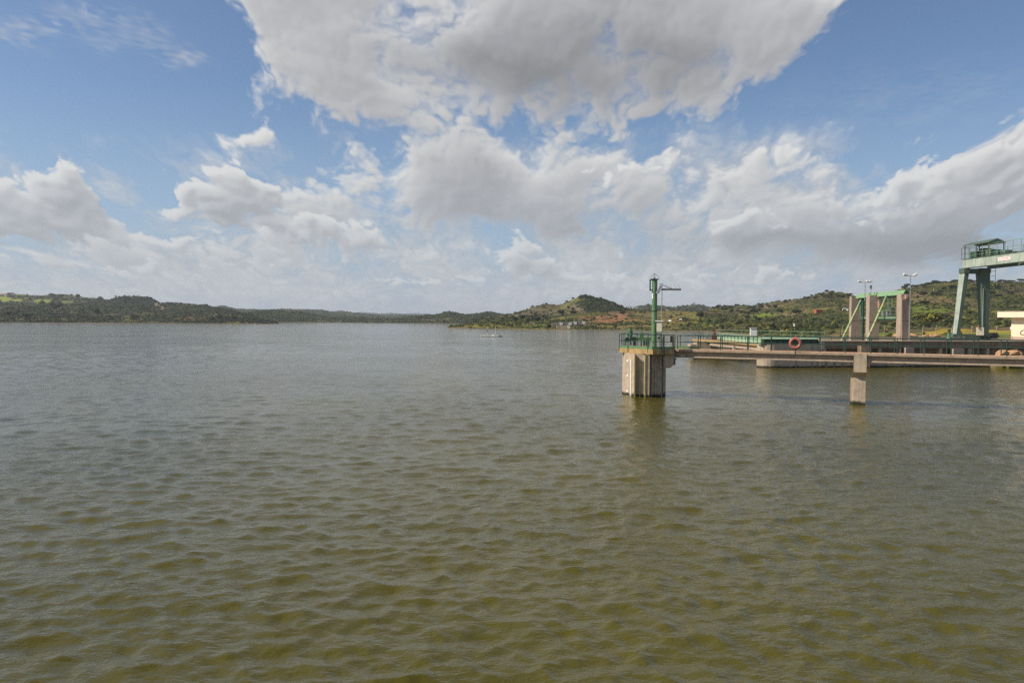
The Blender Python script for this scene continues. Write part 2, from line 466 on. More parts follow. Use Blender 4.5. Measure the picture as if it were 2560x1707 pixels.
# ------------------------------------------------------------------ materials
def principled(name):
    m = bpy.data.materials.new(name); m.use_nodes = True
    t = m.node_tree; b = NB(t); p = t.nodes['Principled BSDF']
    return m, b, p
def surf(name, col, rough=.6, var=.25, scale=3.0, metal=0.0, streak=0.0, streak_col=None, bump=0.0, bump_scale=20, patch=None, patch_col=None, spec=.5, wet=None, stretch=None):
    "painted / cast surface: base colour with mottling, rain streaks, patches of wear"
    m, b, p = principled(name)
    geo = b.new('ShaderNodeNewGeometry'); P = geo.outputs['Position']
    if stretch: P = b.vec('MULTIPLY', P, stretch)
    c = (*col, 1)
    n = b.noise(P, scale, 6, .62)
    dark = tuple(x * (1 - var) for x in col) + (1,); lite = tuple(min(1, x * (1 + var)) for x in col) + (1,)
    c = b.mix(b.smooth(n, .3, .7), dark, lite)
    if streak:
        ns = b.noise(b.vec('MULTIPLY', P, (4.0, 4.0, .22)), 1.6, 5, .6)
        nm = b.noise(P, .7, 3, .5)
        f = b.math('MULTIPLY', b.smooth(ns, .46, .68), b.smooth(nm, .35, .6, .25, 1.0))
        c = b.mix(b.math('MULTIPLY', f, streak), c, (*streak_col, 1))
    if patch:
        npn = b.noise(P, patch, 7, .68)
        c = b.mix(b.smooth(npn, .56, .66), c, (*patch_col, 1))
    if wet is not None:
        sz = b.new('ShaderNodeSeparateXYZ'); b.put(sz.inputs[0], geo.outputs['Position'])
        zz = b.math('ADD', sz.outputs[2], b.math('MULTIPLY', b.math('SUBTRACT', b.noise(P, 2.5, 4, .6), .5), .35))
        c = b.mix(b.smooth(zz, wet - .12, wet + .08, 1, 0), c, (.035, .032, .022, 1))
    b.put(p.inputs['Base Color'], c)
    p.inputs['Roughness'].default_value = rough; p.inputs['Metallic'].default_value = metal
    p.inputs['Specular IOR Level'].default_value = spec
    if bump:
        bn = b.new('ShaderNodeBump'); bn.inputs['Strength'].default_value = bump; bn.inputs['Distance'].default_value = .02
        b.put(bn.inputs['Height'], b.noise(P, bump_scale, 5, .65)); b.l.new(bn.outputs[0], p.inputs['Normal'])
    return m
M = {}
M['concrete'] = surf('concrete', (.45, .36, .26), .85, .16, 2.2, streak=.32, streak_col=(.15, .125, .10), bump=.14, bump_scale=9, wet=.22, spec=.25)
M['concrete_bridge'] = surf('concrete bridge', (.40, .31, .225), .85, .15, 2.6, streak=.4, streak_col=(.12, .10, .085), bump=.12, spec=.25)
M['deck'] = surf('deck screed', (.60, .36, .21), .9, .14, 3, patch=2.2, patch_col=(.33, .27, .2), spec=.2)
M['ochre'] = surf('ochre lichen concrete', (.42, .29, .125), .88, .2, 3.5, streak=.55, streak_col=(.18, .13, .08), patch=3.2, patch_col=(.44, .22, .05), spec=.2)
M['stained'] = surf('stained concrete', (.26, .19, .13), .9, .25, 1.4, streak=.8, streak_col=(.07, .05, .035), patch=1.2, patch_col=(.2, .16, .09), bump=.15, wet=.15, spec=.2)
M['column'] = surf('hoist concrete', (.40, .315, .245), .85, .09, 1.6, streak=.35, streak_col=(.19, .155, .135), patch=3.5, patch_col=(.34, .26, .2), bump=.2, spec=.25)
M['green'] = surf('green paint', (.12, .235, .11), .45, .13, 3, streak=.3, streak_col=(.2, .3, .17), patch=5, patch_col=(.14, .25, .13))
M['green_pale'] = surf('faded green paint', (.31, .42, .25), .55, .16, 2, streak=.5, streak_col=(.12, .26, .16), patch=2.2, patch_col=(.32, .42, .3))
M['green_roof'] = surf('green sheet roof', (.20, .33, .17), .5, .08, .8, streak=.2, streak_col=(.25, .37, .21))
M['green_dark'] = surf('dark green paint', (.03, .075, .045), .5, .2, 4, patch=6, patch_col=(.035, .10, .07))
M['green_rail'] = surf('railing green paint', (.018, .055, .042), .5, .2, 6)
M['rail_pale'] = surf('pale green railing paint', (.21, .32, .2), .5, .15, 3)
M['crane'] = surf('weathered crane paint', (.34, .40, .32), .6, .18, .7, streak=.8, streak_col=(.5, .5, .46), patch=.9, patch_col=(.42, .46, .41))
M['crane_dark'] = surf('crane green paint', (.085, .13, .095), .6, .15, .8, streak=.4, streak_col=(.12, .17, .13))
M['lime'] = surf('yellow green pipe', (.34, .43, .17), .5, .12, 1.5, patch=3, patch_col=(.42, .48, .26))
M['steel'] = surf('galvanised steel', (.38, .38, .37), .5, .15, 8, metal=.5)
M['dark_steel'] = surf('dull steel', (.17, .165, .14), .6, .2, 6, metal=.2)
M['black'] = surf('black rubbery plastic', (.022, .024, .025), .6, .2, 5)
M['white'] = surf('white paint', (.78, .76, .72), .6, .06, 4)
M['cream'] = surf('cream enamel', (.62, .57, .44), .5, .05, 4)
M['wall'] = surf('cream render', (.84, .73, .54), .9, .03, 1.2, bump=.15, spec=.2)
M['plinth'] = surf('pink stone plinth', (.50, .36, .28), .9, .1, 1.5, spec=.2)
M['letter'] = surf('brown lettering', (.28, .13, .07), .7, .1, 4)
M['orange'] = surf('faded orange plastic', (.42, .12, .08), .55, .18, 6)
M['orange_dark'] = surf('weathered orange tape', (.42, .25, .2), .6, .2, 6)
M['rust'] = surf('rusty red paint', (.20, .045, .025), .7, .3, 5)
M['pink'] = surf('pinkish conduit', (.52, .34, .25), .6, .1, 4)
M['yellow_edge'] = surf('yellow lichen strip', (.36, .30, .07), .85, .25, 6)
M['dirtbox'] = surf('olive brown enamel', (.11, .095, .05), .6, .3, 6)
M['rock'] = surf('orange sandstone', (.44, .26, .14), .9, .25, 1.2, patch=1.6, patch_col=(.30, .20, .14), bump=.5, bump_scale=6, spec=.2)
M['roof_tile'] = surf('terracotta roof', (.40, .18, .10), .9, .12, 2)
M['house'] = surf('whitewashed wall', (.80, .76, .68), .9, .05, .6)
M['house_red'] = surf('red painted wall', (.45, .10, .06), .9, .1, .6)
M['house_grey'] = surf('weathered grey masonry', (.27, .25, .22), .9, .15, .6)
M['window'] = surf('dark window', (.03, .032, .035), .2, .1, 2)
M['paint_red'] = surf('red sign print', (.62, .18, .12), .6, .1, 4)
M['haze_gravel'] = surf('crest gravel', (.24,.19,.12), .95, .15, .8, patch=.3, patch_col=(.30, .26, .17), spec=.15)

def land_mat(name, scale, amount):
    m, b, p = principled(name)
    at = b.new('ShaderNodeAttribute', attribute_name='tone')
    geo = b.new('ShaderNodeNewGeometry')
    n = b.noise(geo.outputs['Position'], scale, 6, .7)
    f = b.smooth(n, .3, .72, 1 - amount, 1 + amount)
    b.put(p.inputs['Base Color'], b.vec('SCALE', at.outputs['Color'], scale=f))
    p.inputs['Roughness'].default_value = .95; p.inputs['Specular IOR Level'].default_value = .12
    return m
M['land'] = land_mat('land cover', .22, .4)
M['scrub'] = land_mat('scrub foliage', .8, .35)

def leaf_mat(name, c1, c2):
    m, b, p = principled(name)
    oi = b.new('ShaderNodeObjectInfo'); geo = b.new('ShaderNodeNewGeometry')
    n = b.noise(geo.outputs['Position'], 1.1, 3, .6)
    f = b.math('ADD', b.math('MULTIPLY', n, .6), b.math('MULTIPLY', oi.outputs['Random'], .4))
    b.put(p.inputs['Base Color'], b.mix(b.smooth(f, .25, .75), (*c1, 1), (*c2, 1)))
    p.inputs['Roughness'].default_value = .8; p.inputs['Specular IOR Level'].default_value = .2
    return m
M['leaf_dark'] = leaf_mat('dark evergreen foliage', (.022, .032, .012), (.05, .062, .022))
M['leaf_olive'] = leaf_mat('olive foliage', (.06, .066, .018), (.11, .11, .032))
M['leaf_lime'] = leaf_mat('yellow green foliage', (.11, .115, .015), (.19, .175, .02))
M['bark'] = surf('bark', (.10, .075, .05), .9, .25, 3)

# ------------------------------------------------------------------ water
def water_material():
    m, b, p = principled('murky reservoir water')
    geo = b.new('ShaderNodeNewGeometry'); P = geo.outputs['Position']
    p.inputs['Base Color'].default_value = (.062, .052, .007, 1)
    n0 = b.noise(P, .05, 4, .55)
    b.put(p.inputs['Base Color'], b.mix(b.smooth(n0, .35, .65), (.066, .057, .005, 1), (.082, .069, .006, 1)))
    p.inputs['IOR'].default_value = 1.37
    at = b.new('ShaderNodeAttribute', attribute_name='tone')
    b.put(p.inputs['Roughness'], b.math('ADD', at.outputs['Fac'], .003))
    Pn = b.vec('MULTIPLY', P, (1, 1.25, 1))
    h1 = b.noise(Pn, 3.4, 3, .6)
    h2 = b.noise(b.vec('ADD', Pn, (5, 3, 0)), 13.0, 3, .55)
    # wind ripples with sharp crests, running across the chop
    w_ = b.vec('SCALE', b.vec('SUBTRACT', b.noise(Pn, 1.3, 2, .5, out='Color'), (.5, .5, .5)), scale=.5)
    r1 = b.noise(b.vec('ADD', b.vec('MULTIPLY', P, (1.0, 1.7, 1)), w_), 1.5, 4, .55)
    r1 = b.math('SUBTRACT', 1.0, b.math('ABSOLUTE', b.math('MULTIPLY_ADD', r1, 4.0, -2.0)))
    h = b.math('ADD', b.math('MULTIPLY', h1, .9), b.math('MULTIPLY', h2, .30))
    r2 = b.noise(b.vec('ADD', b.vec('MULTIPLY', P, (1.0, 1.5, 1)), b.vec('ADD', w_, (9, 4, 2))), 4.2, 3, .5)
    r2 = b.math('SUBTRACT', 1.0, b.math('ABSOLUTE', b.math('MULTIPLY_ADD', r2, 4.0, -2.0)))
    h = b.math('MULTIPLY_ADD', r2, .17, b.math('MULTIPLY_ADD', r1, .42, h))
    gust = b.smooth(b.noise(P, .035, 3, .55), .3, .7, .55, 1.25)
    bn = b.new('ShaderNodeBump'); bn.inputs['Distance'].default_value = .037
    b.put(bn.inputs['Strength'], gust); b.put(bn.inputs['Height'], h)
    b.l.new(bn.outputs[0], p.inputs['Normal'])
    return m
M['water'] = water_material()

def make_water():
    H = math.radians
    th = np.concatenate([np.linspace(H(-180), H(-46), 40, endpoint=False), np.linspace(H(-46), H(46), 720, endpoint=False), np.linspace(H(46), H(180), 41)[:-1]])
    r = [1.5]
    while r[-1] < 420: r.append(r[-1] * (1.03 if r[-1] < 8.5 else 1.0052))
    while r[-1] < 9000: r.append(r[-1] * 1.045)
    r = np.array(r)
    R_, T_ = np.meshgrid(r, th, indexing='ij')
    X = R_ * np.sin(T_); Y = R_ * np.cos(T_)
    cell = np.maximum(R_ * .0052, R_ * H(.128))
    cell = np.where(np.abs(T_) > H(46.2), R_ * .06, cell)
    dx = np.zeros_like(X); dy = np.zeros_like(X); dz = np.zeros_like(X)
    rg = np.random.default_rng(3)
    # wind chop: a peak near 1.5 m plus ripples; wind blows roughly away along +y
    N = 130; lost = np.zeros_like(X)
    for i in range(N):
        lam = .2 * (4.6 / .2) ** ((i + rg.random()) / N)
        slope = .0268 * math.exp(-((math.log(lam / .60)) / 1.0) ** 2) + .006
        if lam > 3: slope *= .55
        k = 2 * math.pi / lam; A = slope / k
        a = rg.normal(0, .75) + math.radians(8)
        kx, ky = math.sin(a) * k, math.cos(a) * k
        f = np.clip((lam / cell - 2.2) / 2.5, 0, 1)
        ph = kx * X + ky * Y + rg.random() * 6.283
        # slowly varying groups so that crests are short and uneven
        env = .55 + .9 * vnoise(X / (lam * 3.1) + i * 3.7, Y / (lam * 2.4) + i * 1.9, i)
        lost += (1 - f * f) * slope * slope * .5
        dz += f * A * env * np.cos(ph)
        s = -.75 * f * A * env * np.sin(ph)
        dx += s * math.sin(a); dy += s * math.cos(a)
    nr, nt = X.shape
    co = np.stack([X + dx, Y + dy, dz], -1).reshape(-1, 3)
    co = np.concatenate([co, [[0, 0, 0]]])
    i, j = np.meshgrid(np.arange(nr - 1), np.arange(nt), indexing='ij')
    j2 = (j + 1) % nt
    q = np.stack([i * nt + j, i * nt + j2, (i + 1) * nt + j2, (i + 1) * nt + j], -1).reshape(-1, 4)
    q = q[:, ::-1]
    rough = np.clip(np.sqrt(lost) * .42, 0, .5).reshape(-1, 1)
    o = big_mesh('water', co[:-1], q, M['water'], True, np.repeat(rough, 3, 1))
    return tag(o, 'murky olive green reservoir with short wind waves', 'water', kind='structure')
make_water()

# ------------------------------------------------------------------ terrain
def shoreD(px, py): return W(px, py, 100).y * (CAM_H / (CAM_H - W(px, py, 100).z))
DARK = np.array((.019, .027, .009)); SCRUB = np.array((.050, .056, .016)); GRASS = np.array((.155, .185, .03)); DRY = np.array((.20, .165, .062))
EARTH = np.array((.30, .145, .07)); TRACK = np.array((.40, .32, .21)); YELLOW = np.array((.42, .29, .025)); PINE = np.array((.02, .028, .012)); LIMEG = np.array((.24, .27, .03))
PATCH = {}
def patch(name, cols, n, m, amp, base, label, paint=(), mix=None, top_smooth=2, mixscale=30.0, kind='structure', sky_amp=1.0):
    """terrain strip: cols = [(px, [(D, py), ...])]; measured profiles along sight lines, resampled to n x m points,
    roughened by amp metres of relief.  paint = [(px, py, rx, ry, colour, strength)] real ground cover"""
    pxs = np.array([c[0] for c in cols], float)
    prof = np.array([c[1] for c in cols], float)            # columns x K x 2
    K = prof.shape[1]
    u = np.linspace(pxs[0], pxs[-1], n)
    P = np.stack([[np.interp(u, pxs, prof[:, k, i]) for i in (0, 1)] for k in range(K)], 0)   # K x 2 x n
    tt = np.linspace(0, K - 1, m)
    D = np.empty((m, n)); Y = np.empty((m, n))
    k0 = np.clip(np.floor(tt).astype(int), 0, K - 2); f = tt - k0
    for r in range(m):
        fr = f[r]
        D[r] = P[k0[r], 0] * (1 - fr) + P[k0[r] + 1, 0] * fr
        Y[r] = P[k0[r], 1] * (1 - fr) + P[k0[r] + 1, 1] * fr
    for _ in range(top_smooth):
        Y[1:-1] = .25 * Y[:-2] + .5 * Y[1:-1] + .25 * Y[2:]
    U = np.broadcast_to(u, (m, n))
    xc = (U - CX) / FPX; yc = -(Y - CY) / FPX
    dx = FWD.x + RIGHT.x * xc + UP.x * yc; dy = FWD.y + RIGHT.y * xc + UP.y * yc; dz = FWD.z + RIGHT.z * xc + UP.z * yc
    X = dx / dy * D; Z = CAM_H + dz / dy * D
    env = np.clip(tt / 1.2, 0, 1)[:, None]
    sc = amp * 14
    rel = (fbm(X / sc, D / sc, 3, 5) - .5) * 2 * amp + (fbm(X / (sc * .22), D / (sc * .22), 9, 3) - .5) * amp * .5
    Z = Z + rel * env * np.clip((Z + .3) / 3, 0, 1)
    # below the water line before the shore
    X0 = X[0] * .985; D0 = D[0] * .985
    X = np.vstack([X0, X]); D = np.vstack([D0, D]); Z = np.vstack([np.full(n, -1.5), Z]); Y = np.vstack([Y[0] + 2, Y]); U = np.vstack([u, U])
    # ground cover
    c = np.empty(X.shape + (3,)); c[:] = base
    if mix is not None:
        for (colr, scale, lo, hi, seed) in mix:
            w = np.clip((fbm(X / scale, D / scale * .6, seed, 5) - lo) / (hi - lo), 0, 1)[..., None]
            c = c * (1 - w) + colr * w
    wob = (fbm(X / mixscale, D / mixscale, 21, 4) - .5)
    for (ax, ay, rx, ry, colr, st) in paint:
        d = ((U - ax) / rx) ** 2 + ((Y - ay) / ry) ** 2 + wob * 1.6
        w = np.clip((1.15 - d) / .4, 0, 1)[..., None] * st
        c = c * (1 - w) + colr * w
    band = np.clip(1 - (Z - .05) / .7, 0, 1)[..., None] * .75           # bare draw-down strip at the water's edge
    c = c * (1 - band) + np.array((.17, .12, .065)) * band
    M_, N_ = X.shape
    i, j = np.meshgrid(np.arange(M_ - 1), np.arange(N_ - 1), indexing='ij')
    q = np.stack([i * N_ + j, i * N_ + j + 1, (i + 1) * N_ + j + 1, (i + 1) * N_ + j], -1).reshape(-1, 4)
    co = np.stack([X, D, Z], -1)
    o = big_mesh(name, co.reshape(-1, 3), q, M['land'], True, c.reshape(-1, 3))
    tag(o, label, 'hill', kind=kind)
    PATCH[label] = dict(co=co, px=U, py=Y, col=c)
    return PATCH[label]

def interp_cols(pxs, *curves):
    "columns from separate (x, value) curves"
    return [(p, [(float(np.interp(p, *zip(*cd))), float(np.interp(p, *zip(*cy)))) for cd, cy in curves]) for p in pxs]

# left bank: dark scrub hill in front, cloud shadow painted in, field hill behind
skyL1 = [(-600, 757), (-200, 756), (0, 758), (60, 762), (150, 763), (230, 757), (262, 754), (285, 744), (305, 739.5), (325, 741.5), (345, 740), (365, 742), (385, 748), (400, 756.5), (430, 756), (470, 758), (530, 766), (575, 773), (600, 781), (640, 793), (670, 803.5), (690, 807.5), (700, 809.2)]
shL1 = [(-600, 804), (0, 807.4), (300, 808.3), (500, 809.2), (600, 809.9), (700, 810.0)]
pxsL = sorted(set(list(range(-600, 701, 25)) + [p for p, _ in skyL1]))
colsL1 = []
for p in pxsL:
    ys = float(np.interp(p, *zip(*shL1))); yk = min(float(np.interp(p, *zip(*skyL1))), ys - .3)
    d0 = shoreD(p, ys); h = ys - yk
    dep = 40 + h * 7
    colsL1.append((p, [(d0, ys), (d0 + dep * .25, ys - h * .32), (d0 + dep * .6, ys - h * .68), (d0 + dep, yk), (d0 + dep * 1.5, yk + h * .12 + 1)]))
pL1 = patch('hill', colsL1, 700, 64, 1.6, SCRUB * .65, 'dark scrub covered hill on the left shore, deepened by painted cloud shadow',
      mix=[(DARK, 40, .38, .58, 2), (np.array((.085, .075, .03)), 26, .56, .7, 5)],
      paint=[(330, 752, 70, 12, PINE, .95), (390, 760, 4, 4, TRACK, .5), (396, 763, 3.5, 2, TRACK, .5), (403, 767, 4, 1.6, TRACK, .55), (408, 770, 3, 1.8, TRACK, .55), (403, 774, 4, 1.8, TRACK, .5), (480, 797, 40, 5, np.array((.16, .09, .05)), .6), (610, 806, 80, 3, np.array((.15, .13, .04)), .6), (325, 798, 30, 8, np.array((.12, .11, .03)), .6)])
skyL2 = [(-600, 728), (-100, 735), (0, 737.5), (30, 737), (60, 736.2), (85, 738.5), (110, 739.5), (150, 738), (165, 738), (200, 742), (235, 745), (290, 752), (330, 758), (420, 770), (480, 778)]
colsL2 = [(p, [(1050, 790), (1250, float(np.interp(p, *zip(*skyL2))) + 24), (1420, float(np.interp(p, *zip(*skyL2))) + 10), (1560, float(np.interp(p, *zip(*skyL2)))), (1900, float(np.interp(p, *zip(*skyL2))) + 6)]) for p in sorted(set(list(range(-600, 481, 30)) + [p for p, _ in skyL2]))]
pL2 = patch('hill', colsL2, 500, 60, 3.0, SCRUB, 'green field hill behind the left shore',
      mix=[(DARK, 60, .5, .62, 12), (np.array((.10, .105, .05)), 50, .58, .7, 15)],
      paint=[(10, 748, 22, 5, LIMEG, .9), (42, 751, 12, 3, LIMEG, .8), (95, 752, 10, 6, LIMEG * .9, .8), (115, 753, 14, 5, LIMEG * .9, .85), (50, 739, 26, 3, GRASS * .8, .7), (55, 745, 25, 1.6, GRASS, .7), (170, 755, 20, 2.5, GRASS, .8), (115, 740.5, 20, 2, DRY * .8, .6), (210, 746, 60, 6, np.array((.11, .13, .06)), .6), (-200, 748, 120, 6, GRASS, .8)], mixscale=60)

# far shore
skyF1 = [(430, 800), (500, 797), (550, 788), (600, 780.5), (640, 774), (680, 771.8), (710, 772), (750, 774.5), (780, 779), (800, 783), (830, 787), (860, 788), (880, 786.2), (905, 786), (930, 788), (960, 789), (985, 790), (1000, 789), (1020, 786), (1040, 783), (1060, 784), (1085, 784), (1100, 780.5), (1110, 776.5), (1122, 774.5), (1138, 777.5), (1150, 781), (1165, 782.5), (1180, 781.5), (1200, 779), (1215, 776), (1230, 775.8), (1245, 779), (1255, 782), (1300, 784), (1400, 787), (1480, 790)]
shF1 = [(430, 806), (700, 806.2), (830, 806.7), (1000, 808.2), (1170, 809.6), (1480, 811)]
colsF1 = []
for p in sorted(set(list(range(430, 1481, 25)) + [q for q, _ in skyF1])):
    ys = float(np.interp(p, *zip(*shF1))); yk = float(np.interp(p, *zip(*skyF1))); yk = 807 - (807 - yk) * .93 + (3.5 if 760 < p < 1060 or p < 600 else 0); d0 = shoreD(p, ys); h = ys - yk
    colsF1.append((p, [(d0, ys), (d0 + 60, ys - h * .3), (d0 + 150, ys - h * .65), (d0 + 260, yk + 1.5), (d0 + 420, yk + 4)]))
pF1 = patch('hill', colsF1, 600, 40, 1.8, SCRUB * .9, 'low wooded hills along the far shore',
      mix=[(DARK * 1.1, 45, .42, .6, 31), (np.array((.10, .085, .045)), 40, .58, .72, 35)],
      paint=[(800, 803.5, 12, 2, DRY, .7), (1105, 800, 50, 5, DRY * .8, .5), (790, 778, 30, 5, np.array((.085, .10, .035)), .6), (950, 803, 40, 2.5, DRY * .7, .4)], mixscale=60)
skyF2 = [(380, 775), (500, 765), (530, 764.5), (545, 762.5), (556, 761.5), (566, 763.5), (590, 768.5), (620, 770), (655, 771), (690, 770.2), (720, 769.6), (745, 770.8), (762, 770), (785, 771.8), (805, 772), (815, 774), (826, 776.5), (840, 776), (852, 774.8), (868, 777), (880, 779.5), (897, 780), (920, 783), (950, 785), (1010, 785), (1100, 787), (1200, 786), (1290, 787)]
pF2 = patch('hill', [(p, [(1700, 804), (1900, y + 12), (2150, y + 2.5), (2600, y + 6)]) for p, y in skyF2], 500, 40, 2.6, np.array((.06, .07, .04)), 'bluish wooded ridge beyond the far shore',
      mix=[(DARK * 1.3, 70, .42, .6, 41)])
skyF3 = [(700, 782), (800, 779), (880, 781.5), (905, 780.5), (950, 783.5), (975, 782.6), (1010, 784.2), (1045, 783.2), (1080, 785.5), (1200, 787), (1350, 788)]
pF3 = patch('hill', [(p, [(4700, 800), (5100, y + 3), (5600, y), (6500, y + 2)]) for p, y in skyF3], 300, 24, 8, np.array((.07, .08, .06)), 'faint blue ridge on the skyline over open water', mix=[(DARK * 1.5, 160, .45, .6, 45)])

# conical hill and the range right of it
skyC = [(1180, 796), (1240, 791), (1290, 784), (1308, 777.5), (1330, 768), (1342, 764.5), (1355, 761), (1370, 760), (1390, 761.5), (1400, 761.5), (1412, 758), (1425, 751), (1440, 744.5), (1450, 740.5), (1462, 739.8), (1480, 742.2), (1500, 748.5), (1520, 753.5), (1545, 762.5), (1560, 769.5), (1580, 777), (1610, 782), (1680, 790)]
pC = patch('hill', [(p, [(640, 812), (760, y + (805 - y) * .62), (860, y + (805 - y) * .27), (930, y), (1100, y + 8)]) for p, y in skyC], 500, 80, 2.0, DRY * .55, 'conical hill rising behind the red earth terrace',
      mix=[(SCRUB * .9, 30, .42, .6, 51), (np.array((.13, .105, .055)), 22, .55, .68, 52)],
      paint=[(1450, 750, 26, 10, GRASS * .62 + DRY * .2, .85), (1420, 765, 24, 9, np.array((.13, .125, .04)), .8), (1455, 768, 30, 8, np.array((.17, .125, .065)), .7), (1510, 762, 60, 22, PINE * 1.3, .9), (1560, 782, 50, 12, PINE * 1.3, .9), (1470, 741, 36, 3.5, PINE * 1.2, .85), (1330, 785, 40, 14, np.array((.105, .085, .05)), .7)])
skyR3 = [(1480, 790), (1540, 773), (1562, 770), (1578, 769), (1600, 764.5), (1618, 761.8), (1640, 763), (1660, 766.5), (1690, 767.5), (1705, 764.5), (1722, 763.5), (1735, 761.5), (1752, 762), (1768, 766.5), (1785, 768.5), (1800, 766), (1815, 764.2), (1832, 765), (1845, 763.5), (1862, 763), (1880, 766), (1930, 775), (2020, 785)]
pR3 = patch('hill', [(p, [(1300, 800), (1500, y + 12), (1750, y), (2200, y + 5)]) for p, y in skyR3], 400, 40, 2.2, np.array((.055, .062, .03)), 'dark wooded ridge behind the intake tower',
      mix=[(DARK * 1.2, 60, .40, .58, 61), (np.array((.11, .09, .05)), 50, .6, .75, 62)], paint=[(1735, 764, 18, 6, np.array((.12, .11, .065)), .6)])

# right bank: spit, red terrace, valley side and the wooded hill over the crane
def shc(p):
    return float(np.interp(p, [1118, 1128, 1200, 1300, 1400, 1500, 1600, 1700, 1740, 1790, 1850, 1900], [819.9, 820.5, 822, 823.5, 824.3, 825.4, 826.6, 828, 828.5, 831, 836, 842]))
colsP = [
 (1118, [None, (4, 819.2), (8, 818.9), (12, 818.8), (20, 820), (40, 824)]), (1128, [None, (8, 818), (16, 817), (24, 816.5), (40, 820), (60, 826)]),
 (1160, [None, (18, 818), (38, 815), (58, 813), (90, 818), (120, 824)]), (1200, [None, (25, 816), (50, 812), (75, 809.5), (110, 815), (140, 822)]),
 (1240, [None, (32, 815), (58, 808), (90, 805), (130, 813), (160, 820)]), (1300, [None, (38, 815), (72, 806), (112, 801), (160, 808), (200, 816)]),
 (1350, [None, (40, 815), (80, 804), (140, 798), (190, 806), (230, 812)]), (1400, [None, (40, 815.5), (85, 803), (155, 791), (210, 800), (260, 806)]),
 (1450, [None, (42, 815), (92, 801), (162, 786), (230, 794), (280, 800)]), (1500, [None, (43, 814.5), (90, 798), (158, 781), (230, 790), (280, 796)]),
 (1560, [None, (45, 815), (85, 800), (165, 778), (230, 787), (290, 792)]), (1620, [None, (47, 815), (92, 800), (172, 776), (240, 785), (300, 790)]),
 (1700, [None, (54, 815), (100, 799), (184, 777), (250, 786), (310, 790)]), (1740, [None, (55, 816), (105, 800), (190, 780), (260, 784), (350, 790)]),
 (1775, [None, (60, 816), (125, 801), (230, 786), (400, 774), (650, 779)]), (1800, [None, (65, 815), (140, 801), (250, 787), (470, 769), (770, 775)]),
 (1850, [None, (70, 819), (170, 803), (310, 788), (580, 765), (830, 772)]), (1885, [(310, 838), (400, 820), (530, 803), (680, 788), (950, 764), (1200, 769)]),
 (1905, [(290, 839), (380, 822), (520, 803), (680, 787), (950, 759.5), (1200, 766)]), (1930, [(255, 840), (355, 823), (500, 803), (665, 786), (930, 755), (1200, 763)]),
 (1960, [(220, 842), (330, 824), (480, 803), (650, 784), (900, 751.5), (1200, 759)]), (1995, [(190, 844), (310, 825), (465, 803), (630, 780), (850, 748), (1150, 754)]),
 (2025, [(175, 845), (300, 826), (450, 803), (620, 776), (800, 742), (1100, 748)]), (2050, [(165, 845), (285, 826), (440, 803), (610, 773), (780, 734.5), (1080, 742)]),
 (2070, [(160, 845), (280, 826), (430, 803), (600, 771), (765, 731), (1050, 738)]), (2095, [(158, 845), (275, 826), (430, 803), (600, 770), (760, 731.5), (1050, 738)]),
 (2120, [(155, 845), (270, 826), (430, 803), (600, 770), (750, 735.5), (1000, 741)]), (2145, [(152, 845), (262, 826), (410, 802), (575, 770), (730, 743), (950, 747)]),
 (2190, [(150, 845), (260, 827), (400, 803), (550, 770), (710, 741), (900, 745)]), (2225, [(150, 845), (258, 827), (385, 804), (535, 767), (695, 731), (900, 736)]),
 (2260, [(150, 845), (255, 827), (380, 804.5), (520, 765), (680, 722.5), (900, 727)]), (2300, [(150, 845), (255, 827), (375, 805), (510, 764), (668, 716.5), (900, 721)]),
 (2330, [(150, 845), (255, 827), (370, 806), (500, 763), (660, 711.5), (900, 716)]), (2360, [(150, 845), (255, 827), (370, 807), (500, 763), (655, 708), (900, 712)]),
 (2400, [(150, 845), (255, 827), (370, 808), (500, 764), (650, 706), (900, 710)]), (2480, [(150, 845), (255, 828), (370, 809), (500, 764), (650, 707), (900, 711)]),
 (2560, [(150, 846), (255, 828), (370, 809), (500, 763), (650, 704), (900, 708)]), (2700, [(150, 847), (255, 829), (370, 810), (500, 760), (650, 698), (900, 704)]),
 (2950, [(150, 848), (255, 830), (370, 811), (500, 758), (650, 690), (900, 700)])]
for k, (p, pr) in enumerate(colsP):
    if pr[0] is None:
        d0 = shoreD(p, shc(p)); colsP[k] = (p, [(d0, shc(p))] + [(d0 + a, y) for a, y in pr[1:]])
RED = np.array((.27, .125, .06)); FLD = np.array((.17, .215, .025)); OLV = np.array((.105, .105, .022)); BRN = np.array((.13, .088, .045))
